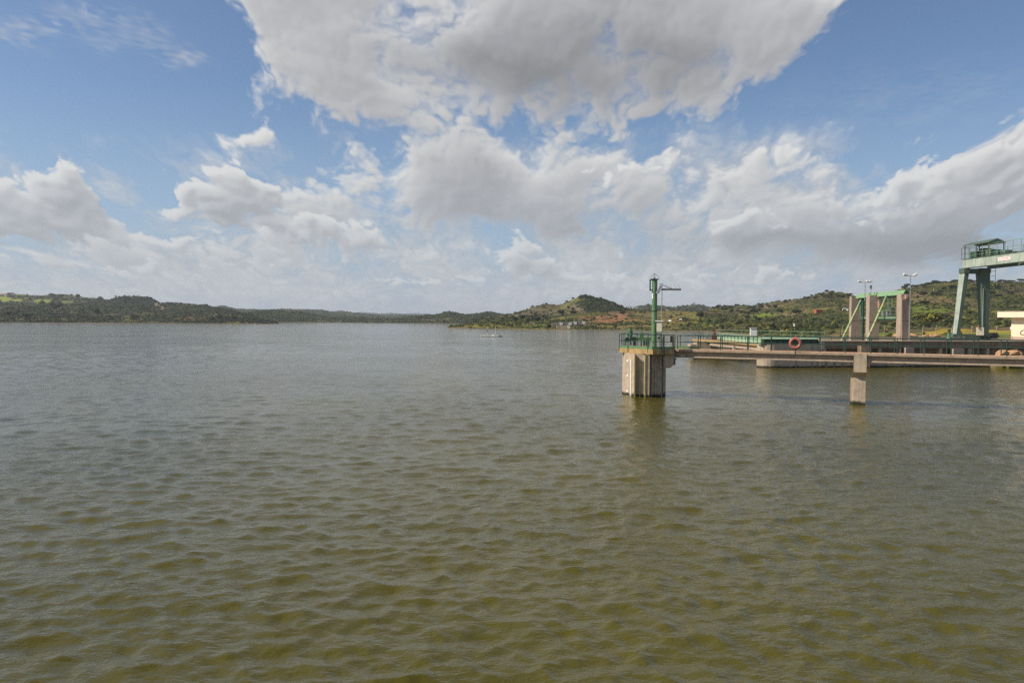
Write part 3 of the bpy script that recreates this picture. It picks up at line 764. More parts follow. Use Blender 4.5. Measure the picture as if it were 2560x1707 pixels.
pP = patch('hill', colsP, 1200, 130, 1.0, OLV * .75, 'right bank with spit, red terraces and wooded slopes',
      mix=[(SCRUB * .85, 18, .44, .58, 71), (np.array((.17, .14, .035)), 13, .55, .66, 72), (BRN, 15, .6, .7, 75)],
      paint=[(1150, 818, 26, 2, np.array((.22, .14, .05)), .6), (1230, 815, 60, 5, np.array((.22, .185, .03)), .6), (1330, 815, 50, 7, FLD * .75, .55),
             (1510, 797, 56, 7, RED, .7), (1465, 793, 24, 3, RED * .6, .8), (1555, 790, 16, 8, RED * 1.1, .7), (1540, 803, 50, 2.5, RED * .9, .6), (1610, 801, 60, 2.4, RED, .45), (1690, 803, 60, 2.2, RED * .5, .6), (1580, 780, 24, 2, RED * .8, .3), (1650, 785, 70, 7, np.array((.19, .15, .05)), .6), (1730, 790, 28, 7, np.array((.18, .16, .04)), .6), (1600, 815, 80, 3, np.array((.20, .13, .055)), .5), (1740, 812, 40, 5, FLD * .7, .5), (1390, 791, 60, 3, FLD * .7, .5),(1400, 801, 16, 2.2, RED * .35, .8),
             (1915, 789, 38, 7.5, FLD, .92), (1955, 786, 18, 4, np.array((.20, .155, .07)), .8), (1875, 796, 20, 3, FLD, .7), (1972, 790, 14, 1.4, TRACK, .85), (1985, 786, 8, 1.2, TRACK, .85), (1912, 767, 10, 4, np.array((.23, .15, .08)), .6), (1990, 762, 24, 5, np.array((.13, .11, .045)), .6), (2070, 742, 20, 4, np.array((.15, .115, .07)), .5), (2050, 755, 60, 16, SCRUB * .7, .6),
             (2030, 800, 140, 16, SCRUB * .9, .55), (1990, 832, 60, 3, np.array((.22, .14, .09)), .6),
             (2330, 774, 50, 10, FLD * .8, .85), (2300, 785, 40, 10, FLD * .7, .6), (2420, 775, 60, 6, OLV * 1.2, .6), (2500, 781, 30, 5, FLD * .75, .6), (2480, 755, 200, 18, SCRUB * .9, .55), (2330, 750, 60, 10, np.array((.17, .125, .055)), .7), (2300, 730, 24, 14, np.array((.19, .13, .065)), .7), (2410, 755, 60, 10, np.array((.15, .115, .05)), .6), (2560, 733, 70, 3, np.array((.26, .16, .11)), .7), (2525, 724, 14, 8, np.array((.26, .16, .11)), .6), (2450, 725, 220, 12, DARK * 1.4, .6), (2560, 765, 40, 3, np.array((.2, .15, .09)), .5),
             (2380, 832, 75, 7, YELLOW, .9), (2500, 831, 60, 6, YELLOW * .8 + FLD * .3, .8), (2200, 836, 80, 4, FLD * .9, .8), (2460, 838, 140, 6, FLD * .8, .6), (2110, 838, 40, 3, np.array((.34, .24, .12)), .6), (2300, 842, 60, 3, np.array((.42, .31, .2)), .7)], mixscale=12)

# ------------------------------------------------------------------ vegetation
def dome(seed, k=5):
    "small irregular scrub dome"
    rg = np.random.default_rng(seed); vs = []
    for r, z in ((1.0, 0.0), (.92, .45), (.5, .86)):
        for i in range(k):
            a = 2 * math.pi * (i + rg.random() * .6) / k; q = r * (.75 + .5 * rg.random())
            vs.append((q * math.cos(a), q * math.sin(a), z * (.8 + .4 * rg.random())))
    vs.append((0, 0, 1.0)); tri = []
    for l in range(2):
        for i in range(k):
            a, b_ = l * k + i, l * k + (i + 1) % k
            tri += [(a, b_, b_ + k), (a, b_ + k, a + k)]
    for i in range(k): tri.append((2 * k + i, 2 * k + (i + 1) % k, 3 * k))
    return np.array(vs), np.array(tri)
DOMES = [dome(i) for i in range(6)]

def scrub(name, P, count, size, label, weight=None, tone=None, seed=0, rows=(3, -8), vis=None):
    "scrub too thick to count: one mesh of small bushes standing on the terrain"
    rg = np.random.default_rng(100 + seed)
    co = P['co'][rows[0]:rows[1]]; px = P['px'][rows[0]:rows[1]]; py = P['py'][rows[0]:rows[1]]; col = P['col'][rows[0]:rows[1]]
    n0 = count * 6
    i = rg.integers(0, co.shape[0] - 1, n0); j = rg.integers(0, co.shape[1] - 1, n0)
    w = np.ones(n0) if weight is None else weight(co[i, j], px[i, j], py[i, j])
    lum = col[i, j].sum(-1)
    w = w * np.clip(1.25 - lum * 3.0, .03, 1)
    keep = np.nonzero(rg.random(n0) < w * .7)[0][:count]
    i = i[keep]; j = j[keep]; fi = rg.random(len(i))[:, None]; fj = rg.random(len(i))[:, None]
    pos = (co[i, j] * (1 - fi) + co[i + 1, j] * fi) * (1 - fj) + (co[i, j + 1] * (1 - fi) + co[i + 1, j + 1] * fi) * fj
    pos = pos[pos[:, 2] > .35] if True else pos
    base = col[i, j][:len(pos)]
    n = len(pos)
    V = []; F = []; C = []; off = 0
    which = rg.integers(0, len(DOMES), n)
    s = size * np.exp(rg.normal(0, .38, n)); hs = s * rg.uniform(.6, 1.15, n); rot = rg.random(n) * 6.283
    tn = np.where(rg.random(n)[:, None] < .6, DARK * 1.15, SCRUB * .85) if tone is None else tone(rg, n, pos)
    tn = tn * np.exp(rg.normal(0, .25, n))[:, None]
    for d in range(len(DOMES)):
        m = which == d
        dv, dt = DOMES[d]; k = len(dv); mm = m.sum()
        ca, sa = np.cos(rot[m])[:, None], np.sin(rot[m])[:, None]
        x = (dv[None, :, 0] * ca - dv[None, :, 1] * sa) * s[m][:, None] + pos[m][:, 0:1]
        y = (dv[None, :, 0] * sa + dv[None, :, 1] * ca) * s[m][:, None] + pos[m][:, 1:2]
        z = dv[None, :, 2] * hs[m][:, None] + pos[m][:, 2:3] - .15 * hs[m][:, None]
        V.append(np.stack([x, y, z], -1).reshape(-1, 3))
        F.append((dt[None] + (np.arange(mm) * k)[:, None, None]).reshape(-1, 3) + off); off += mm * k
        C.append(np.repeat(tn[m], k, 0))
    o = big_mesh(name, np.concatenate(V), np.concatenate(F), M['scrub'], True, np.concatenate(C))
    return tag(o, label, 'scrub', kind='stuff')
def near(px0, py0, rx, ry):
    return lambda px, py: np.clip(1.3 - ((px - px0) / rx) ** 2 - ((py - py0) / ry) ** 2, 0, 1)
scrub('scrub', pL1, 10000, .9, 'dense dark scrub on the hill of the left shore, deepened by painted cloud shadow', seed=1, tone=lambda rg, n, pos: np.where(rg.random(n)[:, None] < .72, DARK * .95, SCRUB * .52))  # tones darker than the default scrub, standing in for cloud shadow
scrub('scrub', pL2, 1800, 2.3, 'scattered scrub and hedges between fields on the left hill', seed=2, weight=lambda c, x, y: (fbm(c[:, 0] / 55, c[:, 1] / 55, 4, 3) > .5) * 1.0)
scrub('scrub', pF1, 6500, 1.05, 'scrub woodland on the low far shore hills', seed=3)
scrub('scrub', pF2, 2600, 1.25, 'hazy woodland on the ridge beyond the far shore', seed=4)
scrub('scrub', pR3, 2800, 1.6, 'woodland on the dark ridge behind the tower', seed=5)
def wC(c, x, y): return np.maximum(np.maximum(near(1515, 762, 62, 20)(x, y), near(1565, 784, 55, 12)(x, y)), np.maximum(near(1475, 741, 40, 4)(x, y), .04 + .3 * (fbm(c[:, 0] / 30, c[:, 1] / 30, 8, 3) > .58)))
scrub('scrub', pC, 3600, 1.3, 'dark trees and bushes thick on the conical hill', seed=6, weight=wC)
def wP(c, x, y):
    base = .18 + .6 * (fbm(c[:, 0] / 22, c[:, 1] / 22, 14, 3) > .5)
    base = np.where(x > 1760, base + .2, base)
    base = np.where((x > 2050) & (y > 822), .03, base)
    return np.where((x > 1430) & (x < 1760) & (y < 806), base * .75, base)
def tP(rg, n, pos):
    r = rg.random(n)[:, None]
    a = np.where(r < .42, DARK * 1.25, np.where(r < .8, SCRUB * .95, OLV * .95))
    return np.where((r > .95) & (pos[:, 1:2] < 420), np.array((.16, .15, .025)), a)
scrub('scrub', pP, 13000, .72, 'mixed scrub and low bushes over the right bank', seed=7, weight=wP, tone=tP)

def crown_mesh(name, mat, seed, shape=(1, 1, .8), lobes=7, quads=34, q=.17, stem=True, base=.45):
    "tree: leaf clumps over several lobes, with stem and limbs (material 1); unit crown radius, foot at the origin"
    rg = random.Random(seed); mb = MB()
    L = []
    for i in range(lobes):
        a = 2 * math.pi * i / lobes + rg.uniform(-.4, .4); r = rg.uniform(.25, .62)
        L.append((Vector((r * math.cos(a) * shape[0], r * math.sin(a) * shape[1], base + shape[2] * rg.uniform(.35, .95))), rg.uniform(.32, .5)))
    L.append((Vector((0, 0, base + shape[2] * .8)), .5))
    for c, R in L:
        for k in range(quads):
            d = Vector((rg.gauss(0, 1), rg.gauss(0, 1), rg.gauss(.25, 1))).normalized()
            p = c + Vector((d.x * R, d.y * R, d.z * R * .8)) * rg.uniform(.75, 1.08)
            n = (d + Vector((rg.gauss(0, .4), rg.gauss(0, .4), rg.gauss(0, .4)))).normalized()
            u = n.orthogonal().normalized(); u.rotate(Matrix.Rotation(rg.uniform(0, 6.28), 3, n)); v = n.cross(u)
            s = q * rg.uniform(.7, 1.3)
            mb._add([p + u * s, p + v * s * .8, p - u * s, p - v * s * .8], [(0, 1, 2, 3)])
    mb.mi = 1
    if stem:
        mb.tube((0, 0, -.1), (0.02, 0.01, base + .3), .07, .045, n=6)
        for c, R in L[:4]: mb.tube((0.02, 0.01, base + .1), c, .04, .02, n=5)
    me = bpy.data.meshes.new(name); me.from_pydata(mb.v, [], mb.f)
    me.materials.append(mat); me.materials.append(M['bark']); me.polygons.foreach_set('material_index', mb.m)
    pair = []
    for k, (nm, m) in enumerate((('crown', mat), ('trunk', M['bark']))):
        fs = [f for f, i in zip(mb.f, mb.m) if i == k]; ids = sorted({i for f in fs for i in f}); mp = {q: n for n, q in enumerate(ids)}
        q_ = bpy.data.meshes.new(nm); q_.from_pydata([mb.v[i] for i in ids], [], [tuple(mp[i] for i in f) for f in fs]); q_.materials.append(m); pair.append(q_)
    SPLIT[me.name] = pair
    return me
SPLIT = {}
TREES = {
 'dark': [crown_mesh('evergreen_oak', M['leaf_dark'], i) for i in range(4)],
 'olive': [crown_mesh('olive_bush', M['leaf_olive'], 20 + i, base=.15) for i in range(4)],
 'lime': [crown_mesh('acacia', M['leaf_lime'], 40 + i, shape=(1.2, 1, .7), base=.25) for i in range(2)],
 'pine': [crown_mesh('umbrella_pine', M['leaf_dark'], 60 + i, shape=(1.25, 1.25, .34), base=1.1, lobes=8) for i in range(4)]}
NAMES = {'dark': ('evergreen_oak', 'tree'), 'olive': ('olive_bush', 'bush'), 'lime': ('acacia_tree', 'tree'), 'pine': ('umbrella_pine', 'pine tree')}

def ground_at(P, px, py):
    "nearest terrain point that shows at this place of the photograph"
    d = ((P['px'] - px) / 1.0) ** 2 + ((P['py'] - py) / .6) ** 2
    i = np.unravel_index(np.argmin(d[2:-6]), d[2:-6].shape)
    return P['co'][2:-6][i]
def tree(P, px, py, wpx, kind='dark', label=None, group=None, hf=1.0, rg=random):
    g = ground_at(P, px, py); D = g[1]
    r = wpx / 2 / FPX * D / 1.02
    nm, cat = NAMES[kind]
    me = rg.choice(TREES[kind])
    if group is None:
        o = empty(nm)
        for part in SPLIT[me.name]:
            c = bpy.data.objects.new(part.name.split('.')[0], part); COL.objects.link(c); c.parent = o
    else: o = link_mesh(nm, me)
    o.location = (g[0], g[1], g[2] - .05 * r); o.scale = (r, r, r * hf); o.rotation_euler = (0, 0, rg.uniform(0, 6.28))
    return tag(o, label, cat, group)
# trees that stand out on their own: px, py (foot), width px, kind, label
ONE = [
 (pP, 2335, 806, 62, 'lime', 'broad yellow green tree below the grass slope left of the crane', .72), (pP, 2300, 800, 34, 'lime', 'smaller yellow green tree beside the broad one left of the crane', .8),
 (pP, 1750, 798, 26, 'dark', 'big dark round tree at the right end of the red terrace', .95), (pP, 1749, 806, 16, 'lime', 'bright green bush in front of the big dark terrace tree', .8),
 (pP, 1884, 785, 24, 'dark', 'dark round oak at the upper edge of the green field', .85), (pP, 1868, 786, 16, 'olive', 'olive oak left of the dark oak above the green field', 1),
 (pP, 1931, 790, 10, 'dark', 'lone dark tree standing in the middle of the green field', 1), (pP, 1916, 793, 8, 'dark', 'small lone tree left of another in the green field', .9),
 (pP, 1992, 786, 28, 'dark', 'broad dark tree at the bend of the dirt track', .7), (pP, 1897, 806, 17, 'dark', 'rounded dark bush below the green field', .9), (pP, 1866, 797, 22, 'olive', 'olive coloured trees at the left edge of the green field', .7),
 (pP, 1927, 822, 34, 'olive', 'large grey green bush above the pale railing', .8), (pP, 1965, 826, 24, 'olive', 'olive bush left of the white pillar', .8),
 (pP, 1556, 792, 16, 'dark', 'dark tree on the left lip of the red earth cut', 1.3), (pP, 1513, 783, 18, 'dark', 'dark tree on the terrace edge below the conical hill', .6),
 (pP, 1372, 822, 17, 'dark', 'dark shoreline tree left of the white stepped ruin', .95), (pP, 1274, 816, 15, 'dark', 'rounded dark bush on the grassy spit, the larger of a pair', .95), (pP, 1258, 815, 11, 'dark', 'smaller dark bush of the pair on the grassy spit', .95),
 (pP, 1218, 809, 15, 'olive', 'loose olive tree near the tip of the spit', 1), (pP, 1288, 804, 18, 'dark', 'dark tree on the crest of the spit', .9), (pP, 1306, 802, 18, 'dark', 'tall dark tree on the crest, right of its neighbour', 1.1),
 (pP, 1340, 803, 34, 'dark', 'wide dark thicket on the crest of the spit', .5), (pC, 1402, 789, 22, 'dark', 'dark oak clump at the foot of the conical hill', .9), (pC, 1432, 787, 20, 'dark', 'dark oak clump right of its neighbour below the conical hill', .85),
 (pC, 1420, 773, 10, 'dark', 'small dark tree half way up the conical hill, left one', .9), (pC, 1433, 775, 11, 'dark', 'dark tree half way up the conical hill, right one', 1), (pC, 1453, 752, 14, 'dark', 'dark bush just below the top of the conical hill', .6),
 (pC, 1417, 757, 11, 'olive', 'bush on the left shoulder of the conical hill', 1), (pC, 1432, 748, 9, 'dark', 'dark tree on the left skyline of the conical hill', .9), (pC, 1332, 768, 7, 'dark', 'lone tree on the skyline left of the conical hill', 1),
 (pR3, 1571, 769, 4, 'pine', 'tiny pine on the far skyline left of the tower, left one', 1.2), (pR3, 1576, 769, 4, 'pine', 'tiny pine on the far skyline left of the tower, right one', 1.0), (pR3, 1735, 761, 5, 'dark', 'lone tree on the bare knoll behind the arm of the tower', 1.2),
 (pL1, 20, 790, 22, 'dark', 'dark bush low on the left hill near the frame edge', .8), (pL1, 68, 796, 28, 'dark', 'wide dark bush low on the left hill', .6), (pL1, 140, 775, 34, 'dark', 'dark tree clump on the crest of the left scrub hill', .7), (pL1, 238, 785, 26, 'dark', 'dark clump in mid slope of the left hill', .7),
 (pL1, 335, 798, 24, 'olive', 'olive bush with yellowish top near the left shore', .8), (pL1, 550, 800, 20, 'dark', 'dark bush near the tip of the left headland', .8), (pL1, 586, 802, 19, 'dark', 'right hand dark bush near the tip of the left headland', .75), (pL2, 27, 739, 16, 'dark', 'round dark tree on the skyline beside the left farmhouse', .7),
 (pP, 2310, 765, 30, 'dark', 'dark tree at the upper edge of the grass slope', .6), (pP, 2340, 742, 26, 'dark', 'dark oak on the brown slope below the pale post', .7), (pP, 2310, 742, 22, 'dark', 'oak on the brown slope left of the pale post', .8),
]
rt = random.Random(4)
for (P, x, y, w, k, lab, hf) in ONE: tree(P, x, y, w, k, lab, None, hf, rt)
# woods whose trees can be told apart only as members of their group
def wood(P, n, xr, yf, wr, kind, label, group, hf=(.7, 1.0), seed=0, cuts=()):
    "cuts: [(x limit, words that say where in the row a tree stands)]"
    rg = random.Random(seed)
    for _ in range(n):
        x = rg.uniform(*xr); y = yf(x, rg); lab = label
        for lim, words in cuts:
            if x < lim: lab = label + ' ' + words; break
        tree(P, x, y, rg.uniform(*wr), kind, lab, group, rg.uniform(*hf), rg)
skyP = [(p, pr[4][1]) for p, pr in colsP]
fP = lambda x: float(np.interp(x, *zip(*skyP)))
wood(pP, 70, (2255, 2640), lambda x, r: fP(x) + r.uniform(.5, 4), (9, 17), 'pine', 'umbrella pine on the right hill skyline', 'skyline pines of the right hill', (.6, .9), 1, ((2300, 'just right of the tall lamp'), (2400, 'left of the crane leg'), (2475, 'between the crane legs'), (2530, 'right of the crane'), (2700, 'by the frame edge')))
wood(pP, 34, (2035, 2130), lambda x, r: fP(x) + r.uniform(1, 13), (8, 14), 'dark', 'dark oak on the rounded hilltop', 'hilltop oaks behind the hoist frame', (.65, .9), 2, ((2065, 'on its left flank'), (2095, 'at its summit'), (2140, 'close to the left hoist column')))
wood(pP, 22, (1880, 2035), lambda x, r: fP(x) + r.uniform(1, 9), (7, 12), 'dark', 'dark oak on the slope skyline', 'oaks along the sloping skyline', (.7, .95), 3, ((1930, 'above the green field'), (1985, 'above the dirt track'), (2040, 'below the rounded hilltop')))
wood(pP, 40, (1780, 1960), lambda x, r: r.uniform(767, 784), (8, 15), 'dark', 'dark tree in the wood', 'wood above the green field', (.65, .9), 4, ((1820, 'right of the red terrace'), (1880, 'left above the green field'), (1960, 'along the top of the green field')))
wood(pP, 34, (2270, 2600), lambda x, r: r.uniform(714, 745), (8, 18), 'dark', 'oak on the brown upper slope', 'oaks on the right slope', (.55, .85), 5, ((2330, 'left of the pale post'), (2390, 'right of the pale post'), (2475, 'seen between the crane legs'), (2600, 'right of the crane')))
wood(pP, 30, (1830, 2130), lambda x, r: r.uniform(800, 826), (10, 20), 'olive', 'olive bush in the valley thicket', 'thicket above the spillway', (.6, .9), 6, ((1900, 'left of the white cabinet top'), (1990, 'by the white pillar'), (2060, 'behind the mesh fence'), (2140, 'close to the left hoist column')))
wood(pP, 22, (2290, 2530), lambda x, r: r.uniform(785, 820), (12, 22), 'olive', 'olive bush in the hollow', 'bushes behind the crane', (.55, .85), 7, ((2370, 'left of the crane beside the lime tree'), (2460, 'seen between the crane legs'), (2540, 'between crane and cream building')))
wood(pL1, 60, (272, 394), lambda x, r: float(np.interp(x, *zip(*skyL1))) + r.uniform(.5, 9), (4, 7), 'dark', 'pine on the wooded knoll', 'pines on the left knoll', (.7, .95), 8, ((315, 'of the left shore, left side'), (355, 'of the left shore, at its top'), (400, 'of the left shore, beside the pale track')))
wood(pC, 34, (1448, 1560), lambda x, r: float(np.interp(x, *zip(*skyC))) + r.uniform(1, 7), (6, 11), 'dark', 'dark oak on the conical hill', 'ridge oaks of the conical hill', (.65, .9), 9, ((1485, 'at its summit'), (1525, 'midway down the right ridge'), (1570, 'low on the right ridge')))
wood(pP, 26, (2150, 2260), lambda x, r: r.uniform(772, 815), (8, 16), 'olive', 'bush on the far slope', 'bushes between the hoist columns', (.6, .9), 10, ((2200, 'behind the middle hoist column'), (2245, 'between middle and right hoist columns'), (2270, 'just behind the right hoist column')))

# ------------------------------------------------------------------ helpers for structures
XA, YA, ZA = Vector((1, 0, 0)), Vector((0, 1, 0)), Vector((0, 0, 1))
def frame(p0, p1):
    "horizontal frame along p0 -> p1: direction, normal towards the camera side"
    e = Vector((p1.x - p0.x, p1.y - p0.y, 0)).normalized(); n = Vector((e.y, -e.x, 0))
    return e, n
def pbox(x0, x1, y0, y1, D, depth, mb=None, rot=0):
    "box whose front face covers these pixels of the photograph at distance D"
    mb = mb or MB()
    a = W(x0, y1, D); b_ = W(x1, y0, D)
    c = Vector(((a.x + b_.x) / 2, D + depth / 2, (a.z + b_.z) / 2))
    R = Matrix.Rotation(rot, 3, 'Z')
    return mb.box(c, (abs(b_.x - a.x), depth, abs(b_.z - a.z)), (R @ XA, R @ YA, ZA))
def railing(parent, pts, h, mids, mat, spacing=None, posts=None, r=.032, pr=.034, base=0.0, name='railing'):
    "rails as one part, every post a sub-part of it"
    mb = MB()
    for f in [h] + list(mids):
        q = [p + ZA * f for p in pts]
        for a, b_ in zip(q[:-1], q[1:]): mb.tube(a, b_, r if f == h else r * .8, n=6)
    rl = mb.build(name, mat, parent)
    if posts is None:
        posts = []
        for a, b_ in zip(pts[:-1], pts[1:]):
            k = max(1, round((b_ - a).length / spacing))
            for i in range(k + 1):
                q = a.lerp(b_, i / k)
                if not posts or (q - posts[-1]).length > .05: posts.append(q)
    pm = MB().tube((0, 0, base), (0, 0, h), pr, n=6).build('post', mat, rl)
    pm.location = posts[0]
    for q in posts[1:]:
        o = pm.copy(); COL.objects.link(o); o.location = q
    return rl

# ------------------------------------------------------------------ intake tower
TD = 61.5
TX = W(1615, 900, TD).x
def tl(x, y, z=0.0): return Vector((TX + x, TD + y, z))
tower = empty('intake_tower', tl(0, 0), 'concrete water intake tower with ribbed shaft and railed platform at end of footbridge', 'intake tower')
shaft = [(-1.65, .4), (-1.12, -1.45), (-1.09, -1.08), (-.36, -1.42), (-.34, -1.85), (-.04, -1.9), (-.01, -1.42), (.2, -1.5), (.93, -1.35), (1.65, .3), (1.65, 1.6), (.9, 2.3), (-.9, 2.3), (-1.65, 1.6)]
MB().prism([(TX + x, TD + y) for x, y in shaft], -2.5, 3.348).build('shaft', M['concrete'], tower)
plat = [(-2.02, .9), (.1, -2.35), (1.85, -2.05), (2.0, .5), (1.6, 2.6), (-1.4, 2.6)]
MB().prism([(TX + x, TD + y) for x, y in plat], 3.35, 3.72).build('platform', M['ochre'], tower)
# toe plate round the platform edge
mb = MB(); tp = [(-1.95, .86), (.08, -2.26), (1.8, -1.97), (1.94, .48)]
for a, b_ in zip(tp[:-1], tp[1:]):
    p, q = tl(*a, 3.72), tl(*b_, 3.72); e, n = frame(p, q)
    mb.box((p + q) / 2 + ZA * .105, ((q - p).length, .03, .21), (e, n, ZA))
mb.build('toe_plate', M['green'], tower)
mb = MB().extrude([tl(.80, -1.78, 2.28), tl(1.6, -1.7, 2.28), tl(1.85, -1.68, 2.5), tl(1.85, -1.68, 3.347), tl(.80, -1.78, 3.347)], (0, 2.3, 0))
mb.build('corbel', M['concrete'], tower)
mb = MB().box(tl(2.02, -.8, 2.75), (.2, .6, .55)); mb.box(tl(2.12, -.8, 2.95), (.16, .4, .12)); mb.build('bearing', M['dark_steel'], tower)
# guide strips and rails in the slots
def strip(name, x, y, w, d, z1, mat):
    return MB().box(tl(x, y, (z1 - 2) / 2), (w, d, z1 + 2)).build(name, mat, tower)
strip('guide_strip', -1.11, -1.48, .085, .08, 3.34, M['yellow_edge'])
strip('guide_strip', -.36, -1.87, .10, .07, 3.34, M['yellow_edge'])
strip('guide_rail', -.70, -1.38, .05, .12, 2.35, M['green_pale'])
strip('rib', .50, -1.49, .09, .16, 3.34, M['concrete'])
strip('groove_strip', .14, -1.53, .06, .06, 3.34, M['dark_steel'])
# staff gauge on the left face
ga, gb = tl(-1.65, .4), tl(-1.12, -1.45); ge, gn = frame(ga, gb)
if gn.y > 0: gn = -gn
gl = (gb - ga).length
gau = MB().box(ga + ge * gl * .66 + gn * .02 + ZA * .9, (.20, .03, 3.9), (ge, gn, ZA)).build('staff_gauge', M['white'], tower)
mb = MB()
for i in range(38): mb.box(ga + ge * (gl * .66 + (.06 if i % 2 else .03)) + gn * .037 + ZA * (-.4 + i * .085), (.07 if i % 2 else .12, .006, .022), (ge, gn, ZA))
mb.build('graduation', M['dark_steel'], gau)
for z in (2.75, 1.55, .34):
    npz = MB().box(ga + ge * gl * .33 + gn * .02 + ZA * z, (.33, .03, .16), (ge, gn, ZA)).build('number_plate', M['white'], tower)
# dark service pipe in front of the right side
MB().path([tl(.95, -2.3, 4.85), tl(.95, -2.3, 3.3), tl(.95, -1.86, 3.2), tl(.95, -1.86, -1.5)], .06, 8).build('service_pipe', M['black'], tower)
def tpx(px, y): # post on the platform edge under this pixel
    best = None
    edges = [plat[i] for i in range(len(plat))]
    for a, b_ in zip(edges, edges[1:] + edges[:1]):
        for i in range(101):
            f = i / 100; x = a[0] + (b_[0] - a[0]) * f; yy = a[1] + (b_[1] - a[1]) * f
            d = abs(1280 + (TX + x) / (TD + yy) * FPX - px)
            front = (yy < a[1] + 9) and ((yy < 1.0) == (y < 0))
            if front and (best is None or d < best[0]): best = (d, x, yy)
    return tl(best[1], best[2], 3.72)
rp = [tl(x, y, 3.72) for x, y in plat]
railing(tower, [rp[4], rp[5], rp[0], rp[1], rp[2]], 1.12, (.58,), M['green_rail'], base=-.26,
        posts=[rp[0], tpx(1570, -1), tpx(1620, -1), tpx(1654, -1), rp[2], rp[4], rp[5], tl(-1.7, 1.75, 3.72), tl(-.3, 2.6, 3.72), tl(.6, 2.6, 3.72)])
MB().box(tl(1.62, -2.02, 4.52), (.27, .2, .5)).box(tl(1.72, -2.0, 4.05), (.1, .1, .6)).build('switch_box', M['dirtbox'], tower)
MB().path([tl(1.2, -2.2, 3.62), tl(1.55, -2.3, 3.5), tl(1.86, -2.16, 3.42)], .018, 5).build('chain', M['steel'], tower)

# gate hoist machinery on the platform
hoist = empty('gate_hoist', tl(-.4, .7, 3.72), 'green motor and gearbox gate hoist behind the railing of the intake tower', 'gate hoist')
HD = 62.2
pbox(1574, 1633, 844, 851.5, HD, .34).build('beam', M['green'], hoist)
mb = MB(); a = W(1570.5, 842, HD + .1); b_ = W(1581.5, 823, HD + .1); c = (a + b_) / 2
mb.tube((c.x, HD + .3, a.z), (c.x, HD + .3, b_.z), .185, n=14).tube((c.x, HD + .3, b_.z), (c.x, HD + .3, b_.z + .05), .15, n=14)
mot = mb.build('motor', M['green'], hoist)
mb = MB()
for i in range(8):
    an = i / 8 * 6.283; mb.box((c.x + math.cos(an) * .2, HD + .3 + math.sin(an) * .2, (a.z + b_.z) / 2), (.03, .03, (b_.z - a.z) * .7), (Vector((math.cos(an), math.sin(an), 0)), Vector((-math.sin(an), math.cos(an), 0)), ZA))
mb.build('cooling_fin', M['green'], mot)
mb = MB(); a = W(1568, 849, HD)
mb.torus((a.x, HD + .05, a.z), (0, 1, 0), .14, .07, 18, 8).tube((a.x, HD + .08, a.z), (a.x, HD + .3, a.z), .12, n=12); mb.build('gearbox', M['green_dark'], hoist)
pbox(1575, 1590, 842, 853, HD - .03, .5).build('gearbox', M['green_dark'], hoist)
pbox(1599, 1609.5, 832, 843.5, HD, .3).build('motor', M['green'], hoist)
pbox(1626.5, 1631, 829, 850, HD + .1, .2).build('gearbox', M['green'], hoist)
pbox(1645, 1650.5, 842, 847.5, HD + .1, .25).build('gearbox', M['green_dark'], hoist)
pbox(1656, 1661, 842, 852, HD + .3, .2).build('gearbox', M['green'], hoist)
for (x0, x1, y0, y1, mt) in ((1562, 1565.5, 853, 866, 'green'), (1575, 1579, 853, 866, 'green'), (1583.5, 1590, 852, 866, 'green_dark'), (1602.5, 1604.5, 851, 866, 'green_dark'), (1609, 1613, 852, 866, 'green_dark'), (1615, 1624, 852, 866, 'green'), (1657, 1660, 852, 868, 'green_dark')):
    pbox(x0, x1, y0, y1 + 2.5, HD + .05, .25).build('leg', M[mt], hoist)
for (x0, x1) in ((1560, 1568), (1573, 1592), (1607, 1616)):
    pbox(x0, x1, 864, 870.5, HD - .12, .55).build('footing', M['deck'], hoist)

# tall green column with davit frame
colm = W(1635, 868, 60.9); cx, cyy = colm.x, 60.9
def cz(py, D=60.9): return W(1635, py, D).z
pole = empty('steel_column', (cx, cyy, 3.72), 'tall round green steel column standing on the intake tower platform', 'steel column')
mb = MB().tube((cx, cyy, 3.7), (cx, cyy, cz(699)), .215, .205, n=20); mb.build('shaft', M['green'], pole)
MB().tube((cx, cyy, cz(777.5)), (cx, cyy, cz(775.8)), .26, n=20).tube((cx, cyy, 3.7), (cx, cyy, 3.78), .3, n=20).build('flange', M['green_dark'], pole)
MB().box((cx + .02, cyy, cz(699) + .03), (.56, .5, .06)).tube((cx - .02, cyy, cz(699)), (cx - .02, cyy, cz(694)), .05, n=8).build('cap_plate', M['green_dark'], pole)
xl = W(1625.2, 700, 60.9).x
mb = MB().box((xl, cyy - .05, (cz(699) + cz(727)) / 2), (.09, .12, cz(699) - cz(727)))
mb.box(((xl + cx) / 2, cyy - .05, cz(725.2)), (abs(cx - xl), .12, .07)).tube((xl, cyy - .05, cz(699.5)), (cx, cyy, cz(702)), .035, n=6)
mb.extrude([(xl + .1, cyy - .05, cz(727)), (cx - .1, cyy - .05, cz(727)), (cx - .14, cyy - .05, cz(733)), (xl + .3, cyy - .05, cz(731))], (0, .1, 0))
mb.build('davit_frame', M['green_dark'], pole)
ap = W(1636, 683.5, 60.9); mb = MB()
for (px, py, dd) in ((1624.5, 699, 0), (1649, 694.5, 0), (1634, 699, .25), (1640, 699, -.25)):
    mb.tube(ap, W(px, py, 60.9 + dd), .014, n=5)
mb.build('wire_guard', M['dark_steel'], pole)
MB().extrude([(cx - .218, cyy - .06, cz(747)), (cx - .15, cyy - .17, cz(747)), (cx - .15, cyy - .17, cz(736)), (cx - .218, cyy - .06, cz(732))], (-.006, -.006, 0)).build('worn_paint', M['white'], pole)

